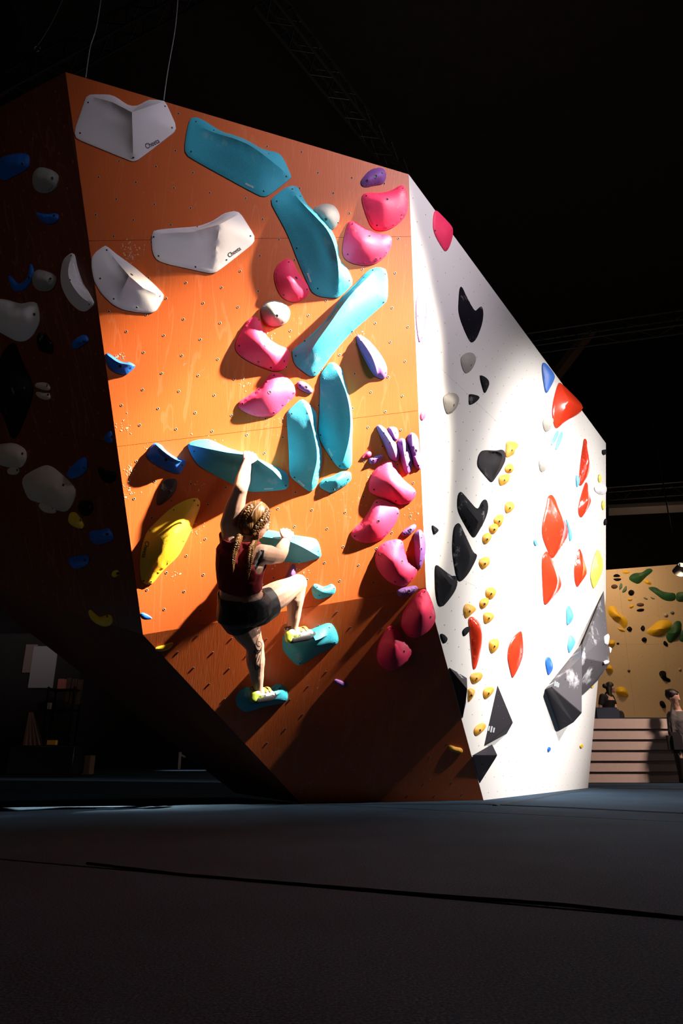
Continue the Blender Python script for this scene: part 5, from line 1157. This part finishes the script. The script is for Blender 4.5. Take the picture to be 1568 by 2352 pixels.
def braid(path, thick, taper=True, name='braid', period=.036):
    P = []
    for a, b in zip(path, path[1:]):
        k = max(2, int((b-a).length/.004))
        for q in range(k): P.append(a.lerp(b, q/k))
    P.append(path[-1])
    for _ in range(12): P = [P[0]]+[(P[i-1]+P[i]*2+P[i+1])/4 for i in range(1, len(P)-1)]+[P[-1]]
    bm = bmesh.new(); s = 0; fr = []
    for i, p in enumerate(P):
        d = (P[min(i+1, len(P)-1)]-P[max(i-1, 0)]).normalized(); v = (CAM-p).normalized(); sd = d.cross(v).normalized(); nn = sd.cross(d).normalized()
        if i: s += (p-P[i-1]).length
        fr.append((p, sd, nn, s))
    tot = s
    for k in range(3):
        pts = []; rs = []
        for p, sd, nn, s in fr:
            f = 1-.55*(s/tot)**2 if taper else 1-.2*abs(2*s/tot-1)
            a = 2*math.pi*(s/period)+k*2*math.pi/3
            pts.append(p+sd*math.sin(a)*thick*.34*f+nn*math.sin(2*a)*thick*.17*f); rs.append(thick*.27*f)
        tube(bm, pts, rs, 7)
    if taper: 
        e = fr[-1]; d = (P[-1]-P[-4]).normalized(); limb(bm, [e[0], e[0]+d*.02, e[0]+d*.045], [thick*.16, thick*.2, thick*.05])
    bmesh.ops.recalc_face_normals(bm, faces=bm.faces)
    return wpart(name, bm, 'hair', CL)
def hpath(px, off, tr):
    out = []
    for (u, v) in px:
        best = None
        for t in tr:
            l, nn, _, ds = t.ray_cast(CAM, ray(u, v))
            if l and (best is None or ds < best[1]): best = (l+nn*off, ds)
        if best: out.append(best[0])
    return out
ST = tree_of(TOP, CL.location)
bR = hpath([(584, 1222), (583, 1241), (578, 1262), (574, 1282), (572, 1300), (571, 1313)], .017, [HT, BT, ST])
bL = hpath([(549, 1233), (544, 1250), (539, 1267), (537, 1283), (538, 1296)], .017, [HT, BT, ST])
braid(bR, .040); braid(bL, .038)
tie = [bR[-1]]
fR = hpath([(612, 1158), (614, 1172), (608, 1188), (599, 1200), (590, 1212), (584, 1222)], .006, [HT])
fL = hpath([(578, 1163), (567, 1178), (558, 1195), (553, 1212), (549, 1233)], .006, [HT])
braid(fR, .050, False, 'french_braid', .044); braid(fL, .046, False, 'french_braid', .044)
ribbon([(601, 1153), (592, 1161), (583, 1172), (577, 1186)], .0028, 'parting', 'hair_parting', tr=HT, off=.002)
for s in (-1, 1):
    bm = bmesh.new(); ball(bm, hp(s*.03, .078, .008), .0115); wpart('eye', bm, 'eye', CL)
# wristband
def ring(c, d, r, t, m, name, parent=CL):
    d = d.normalized(); x = d.cross(Vector((0, 0, 1))).normalized(); y = d.cross(x); bm = bmesh.new()
    tube(bm, [c+(x*math.cos(a)+y*math.sin(a))*r for a in np.linspace(0, 2*math.pi, 25)], t, 6, False); return wpart(name, bm, m, parent)
dw = J['wrR']-J['elR']; ring(J['elR']+dw*.88, dw+Vector((0, 0, .03)), .0325, .0028, 'blacktex', 'wristband')
# tattoo on the left calf: inked line work lying on the skin
for pts, r in (([(592, 1441), (594, 1450)], .0018), ([(596, 1441), (598, 1452)], .0018), ([(600, 1443), (597, 1456), (591, 1468), (588, 1476), (591, 1484), (597, 1486), (600, 1479), (597, 1473), (592, 1474)], .0026),
               ([(600, 1455), (602, 1470), (601, 1486), (597, 1497), (590, 1502), (584, 1500), (583, 1494), (587, 1492)], .0045), ([(586, 1478), (585, 1486), (590, 1494), (597, 1494)], .0045),
               ([(593, 1497), (591, 1507), (588, 1516), (585, 1526), (586, 1536), (590, 1540), (594, 1537), (594, 1530), (591, 1527)], .0034), ([(597, 1504), (594, 1515), (590, 1523)], .0028), ([(600, 1490), (599, 1508), (597, 1526), (598, 1536)], .0022)):
    ribbon(pts, (lambda t, r=r: r*(.35+.75*math.sin(math.pi*min(1, t*.9+.08)))), 'tattoo', 'tattoo', flat=.05, off=.0006)
# climbing shoes
def shoe(heel, toe, ankle, label_txt):
    d = (toe-heel).normalized(); up = (ankle-heel); up = (up-d*up.dot(d)).normalized(); sd = d.cross(up).normalized(); L = (toe-heel).length
    q = lambda a, b, c: heel+d*a*L+up*b+sd*c
    bm = bmesh.new()
    limb(bm, [q(.02, .012, 0), q(.25, .02, 0), q(.55, .02, 0), q(.85, .008, 0), q(1.0, 0, 0)], [.030, .034, .037, .031, .018]); limb(bm, [q(.08, .035, 0), q(.14, .062, 0)], [.034, .036])
    limb(bm, [q(.3, .04, 0), q(.6, .025, 0)], [.03, .026])
    s = remesh('shoe', bm, 'shoegrey', CL, .005, 4)
    off = Vector((0, 0, 0)); T_ = tree_of(s, off)
    bm = bmesh.new(); limb(bm, [q(.1, -.008, 0), q(.4, -.004, 0), q(.75, -.004, 0), q(1.0, -.002, 0)], [.030, .036, .0375, .024])
    o = remesh('sole', bm, 'rubber', s, .005, 3)
    bm = bmesh.new(); limb(bm, [q(-.01, .0, 0), q(.02, .026, 0), q(.16, .012, 0), q(.34, .004, 0)], [.028, .0315, .0345, .033])
    o = remesh('heel_rand', bm, 'lime', s, .005, 3)
    for a in (.42, .62):
        bm = bmesh.new(); pts = []; wv = []
        for t in np.linspace(-1.25, 1.25, 13):
            c = q(a, .022, 0)+up*math.cos(t)*.046+sd*math.sin(t)*.044; wv.append([bm.verts.new(c-d*.013), bm.verts.new(c+d*.013)])
        for x_, y_ in zip(wv, wv[1:]): bm.faces.new((x_[0], x_[1], y_[1], y_[0]))
        bmesh.ops.solidify(bm, geom=bm.faces[:], thickness=.003); wpart('strap', bm, 'strap', s)
    bm = bmesh.new(); tube(bm, [q(-.06, .07, 0)+up*math.sin(t)*.012-d*(1-math.cos(t))*.012 for t in np.linspace(0, 6.28, 14)], .0028, 5); wpart('pull_loop', bm, 'rubber', s)
    bm = bmesh.new(); tube(bm, [q(.14, .082, 0)+d*math.cos(t)*.038+sd*math.sin(t)*.034 for t in np.linspace(0, 6.28, 20)], .0045, 6); wpart('collar', bm, 'rubber', s)
    # maker's word on the heel, toward the camera
    cu = bpy.data.curves.new('t', 'FONT'); cu.body = 'ocun'; cu.resolution_u = 3; to = bpy.data.objects.new('tmp', cu); COL.objects.link(to); bpy.context.view_layer.update()
    tm = bpy.data.meshes.new_from_object(to.evaluated_get(bpy.context.evaluated_depsgraph_get())); bpy.data.objects.remove(to)
    tb = bmesh.new(); tb.from_mesh(tm); wd = max(v.co.x for v in tb.verts); sn = sd if sd.dot(CAM-heel) > 0 else -sd
    for v in tb.verts:
        p = q(.06, .002, 0)+d*(v.co.x/wd*.075)+up*(v.co.y/wd*.075)+sn*.2; h = T2.ray_cast(p, -sn) if False else None
        v.co = q(.06, .002, 0)+d*(v.co.x/wd*.075)+up*(v.co.y/wd*.075)+sn*.0365
    wpart('lettering', tb, 'rubber', s, False)
    return s
shoe(aty(583, 1604, 5.0), aty(628, 1597, 5.19), J['anL']+Vector((0, 0, .02)), '')
shoe(aty(663, 1467, 4.85), aty(718, 1456, 5.04), J['anR']+Vector((0, 0, .02)), '')

# seated woman on the rear platform
def simple_head(bm, c, f, up, k=1):
    r = f.cross(up).normalized(); R = Matrix((r, f, up)).transposed()
    ball(bm, c+up*.02, (.075*k, .09*k, .095*k), R, 16); ball(bm, c+f*.035-up*.04, (.05*k, .05*k, .06*k), R, 14)
    limb(bm, [c+f*.092+up*.01, c+f*.108-up*.02], [.01, .013]); ball(bm, c+f*.085-up*.05, .014); ball(bm, c+f*.075-up*.085, .022)
    for s in (-1, 1): ball(bm, c+r*s*.076-f*.005, (.01, .02, .03), R)
    return R
SW = empty('person', aty(1394, 1655, 14.6)); tag(SW, 'woman with dark hair in a bun, black top, seated on the rear platform facing right', 'person')
y0 = 14.6; A = lambda u, v, dy=0: aty(u, v, y0+dy)
jw = dict(hd=A(1403, 1580), nk=A(1395, 1594), ch=A(1393, 1609), wa=A(1394, 1630), pe=A(1396, 1650), sl=A(1383, 1600, -.1), sr=A(1403, 1601, .12), el=A(1379, 1620, -.12), wl=A(1375, 1638, -.1), er=A(1411, 1618, .1), wr=A(1417, 1640, -.05), kn=A(1414, 1636, -.25), fo=A(1422, 1652, -.35), kn2=A(1424, 1640, .1), fo2=A(1430, 1655, 0))
jw['pe'].z = max(jw['pe'].z, 1.19)
xx, yy = Vector((.75, .66, 0)).normalized(), Vector((.66, -.75, 0)).normalized()
secs = [(jw['pe']-Vector((0, 0, .05)), yy, xx, .17, .12), (jw['wa'], yy, xx, .13, .1), (jw['ch'], yy, xx, .16, .115), (jw['nk'], yy, xx, .07, .06)]
bm = bmesh.new(); loft(bm, secs); simple_head(bm, jw['hd'], Vector((1, .1, 0)).normalized(), Vector((0, 0, 1)), .95); limb(bm, [jw['nk'], jw['hd']-Vector((0.02, 0, .04))], [.05, .045])
for a, b, c in (('sl', 'el', 'wl'), ('sr', 'er', 'wr')): limb(bm, [jw[a], jw[b], jw[c]], [.05, .04, .028]); ball(bm, jw[c]+Vector((.03, 0, -.03)), (.035, .03, .03)); [limb(bm, [jw[c]+Vector((.03, 0, -.03)), jw[c]+Vector((.07, q*.016, -.06))], [.012, .009]) for q in (-1.5, -.5, .5, 1.5)]
for k, f in (('kn', 'fo'), ('kn2', 'fo2')): limb(bm, [jw['pe'], jw[k], jw[f]], [.09, .06, .04])
remesh('body', bm, 'skin', SW, .016, 3)
bm = bmesh.new(); loft(bm, secs[:3], .014); limb(bm, [jw['ch'], jw['nk']], [.12, .055]); limb(bm, [jw['ch'], jw['sl'], jw['sl'].lerp(jw['el'], .8)], [.1, .065, .058]); limb(bm, [jw['ch'], jw['sr'], jw['sr'].lerp(jw['er'], .8)], [.1, .065, .058]); remesh('t_shirt', bm, 'blacktex', SW, .016, 3)
bm = bmesh.new(); ball(bm, jw['pe'], .15); [limb(bm, [jw['pe'], jw[k], jw[k].lerp(jw[f], .85)], [.11, .075, .055]) for k, f in (('kn', 'fo'), ('kn2', 'fo2'))]; remesh('trousers', bm, 'blacktex', SW, .016, 3)
bm = bmesh.new(); c = jw['hd']; ball(bm, c+Vector((-.025, 0, .035)), (.092, .085, .095)); ball(bm, c+Vector((-.13, 0, .04)), .05); limb(bm, [c+Vector((-.06, -.02, 0)), c+Vector((-.07, -.05, -.15)), c+Vector((-.05, -.08, -.42))], [.06, .05, .025]); remesh('hair', bm, 'darkhair', SW, .012, 2)
# standing person at the right edge with a black bag
SP = empty('person', (aty(1566, 1700, 10.95).x, 10.95, -.4)); tag(SP, 'person with dark hair, grey jacket and black bag standing at the right picture edge', 'person')
y0 = 10.95; B0 = SP.location.x; V3 = lambda x, y, z: Vector((B0+x, 10.95+y, z))
sc = [(V3(.04, 0, .48), Vector((.9, .4, 0)).normalized(), Vector((-.4, .9, 0)).normalized(), .17, .12), (V3(.04, 0, .65), Vector((.9, .4, 0)).normalized(), Vector((-.4, .9, 0)).normalized(), .15, .11), (V3(.04, 0, .88), Vector((.9, .4, 0)).normalized(), Vector((-.4, .9, 0)).normalized(), .18, .12), (V3(.03, 0, 1.02), Vector((.9, .4, 0)).normalized(), Vector((-.4, .9, 0)).normalized(), .1, .08)]
hd = V3(-.03, 0, 1.22); ff = Vector((.55, -.8, -.2)).normalized(); uu = (Vector((0, 0, 1))-ff*Vector((0, 0, 1)).dot(ff)).normalized()
bm = bmesh.new(); loft(bm, sc); simple_head(bm, hd, ff, uu); limb(bm, [V3(.02, 0, 1.0), hd-Vector((0, 0, .06))], [.055, .05])
limb(bm, [V3(-.13, -.05, .95), V3(-.17, -.06, .7), V3(-.15, -.16, .46)], [.05, .04, .028]); limb(bm, [V3(.2, .05, .95), V3(.25, 0, .7), V3(.2, -.15, .5)], [.05, .04, .028])
for px_, py_ in ((-.15, -.16), (.2, -.15)):
    ball(bm, V3(px_, py_-.02, .41), (.03, .035, .045)); [limb(bm, [V3(px_+q*.012, py_-.03, .39), V3(px_+q*.014, py_-.04, .34)], [.011, .009]) for q in (-1.5, -.5, .5, 1.5)]
for s in (-1, 1): limb(bm, [V3(.04+s*.09, 0, .42), V3(.04+s*.1, -.02, .05), V3(.04+s*.1, .02, -.32), V3(.04+s*.1, -.1, -.36)], [.09, .06, .04, .035])
remesh('body', bm, 'skin', SP, .014, 3)
bm = bmesh.new(); loft(bm, sc, .02); limb(bm, [V3(-.08, -.0, .98), V3(-.13, -.05, .95), V3(-.17, -.06, .7), V3(-.155, -.14, .5)], [.07, .068, .055, .045]); limb(bm, [V3(.15, .05, .98), V3(.2, .05, .95), V3(.25, 0, .7), V3(.2, -.13, .52)], [.07, .068, .055, .045]); remesh('jacket', bm, 'greycloth', SP, .014, 3)
bm = bmesh.new(); ball(bm, V3(.04, 0, .44), (.18, .13, .12)); [limb(bm, [V3(.04+s*.08, 0, .42), V3(.04+s*.1, -.02, .05), V3(.04+s*.1, .02, -.33)], [.11, .085, .07]) for s in (-1, 1)]; remesh('trousers', bm, 'blacktex', SP, .014, 3)
bm = bmesh.new(); ball(bm, hd+uu*.045-ff*.03, (.1, .1, .095)); [ball(bm, hd+uu*(.07+.03*math.sin(q))+Vector((math.cos(q*1.3)*.07, math.sin(q*1.3)*.07-.01, 0))-ff*.03, .035) for q in range(7)]; remesh('hair', bm, 'darkhair', SP, .012, 2)
for s in (-1, 1):
    bm = bmesh.new(); limb(bm, [V3(.04+s*.1, .04, -.35), V3(.04+s*.1, -.12, -.36)], [.05, .04]); remesh('shoe', bm, 'rubber', SP, .014, 2)
bm = bmesh.new(); box(bm, 0, 0, 0, .21, .16, .30); bmesh.ops.bevel(bm, geom=bm.edges[:], offset=.05, segments=4, affect='EDGES'); o = bmobj('shoulder_bag', bm, M['blacktex'], None, True, 60)
o.location = V3(-.22, -.22, .56); tag(o, 'black bag hanging at the hip of the standing person', 'bag')
bm = bmesh.new(); tube(bm, [(-.02, 0, .13), (.02, .06, .35), (.10, .12, .55), (.14, .2, .57)], .012, 6); bmobj('strap', bm, M['blacktex'], o, True)
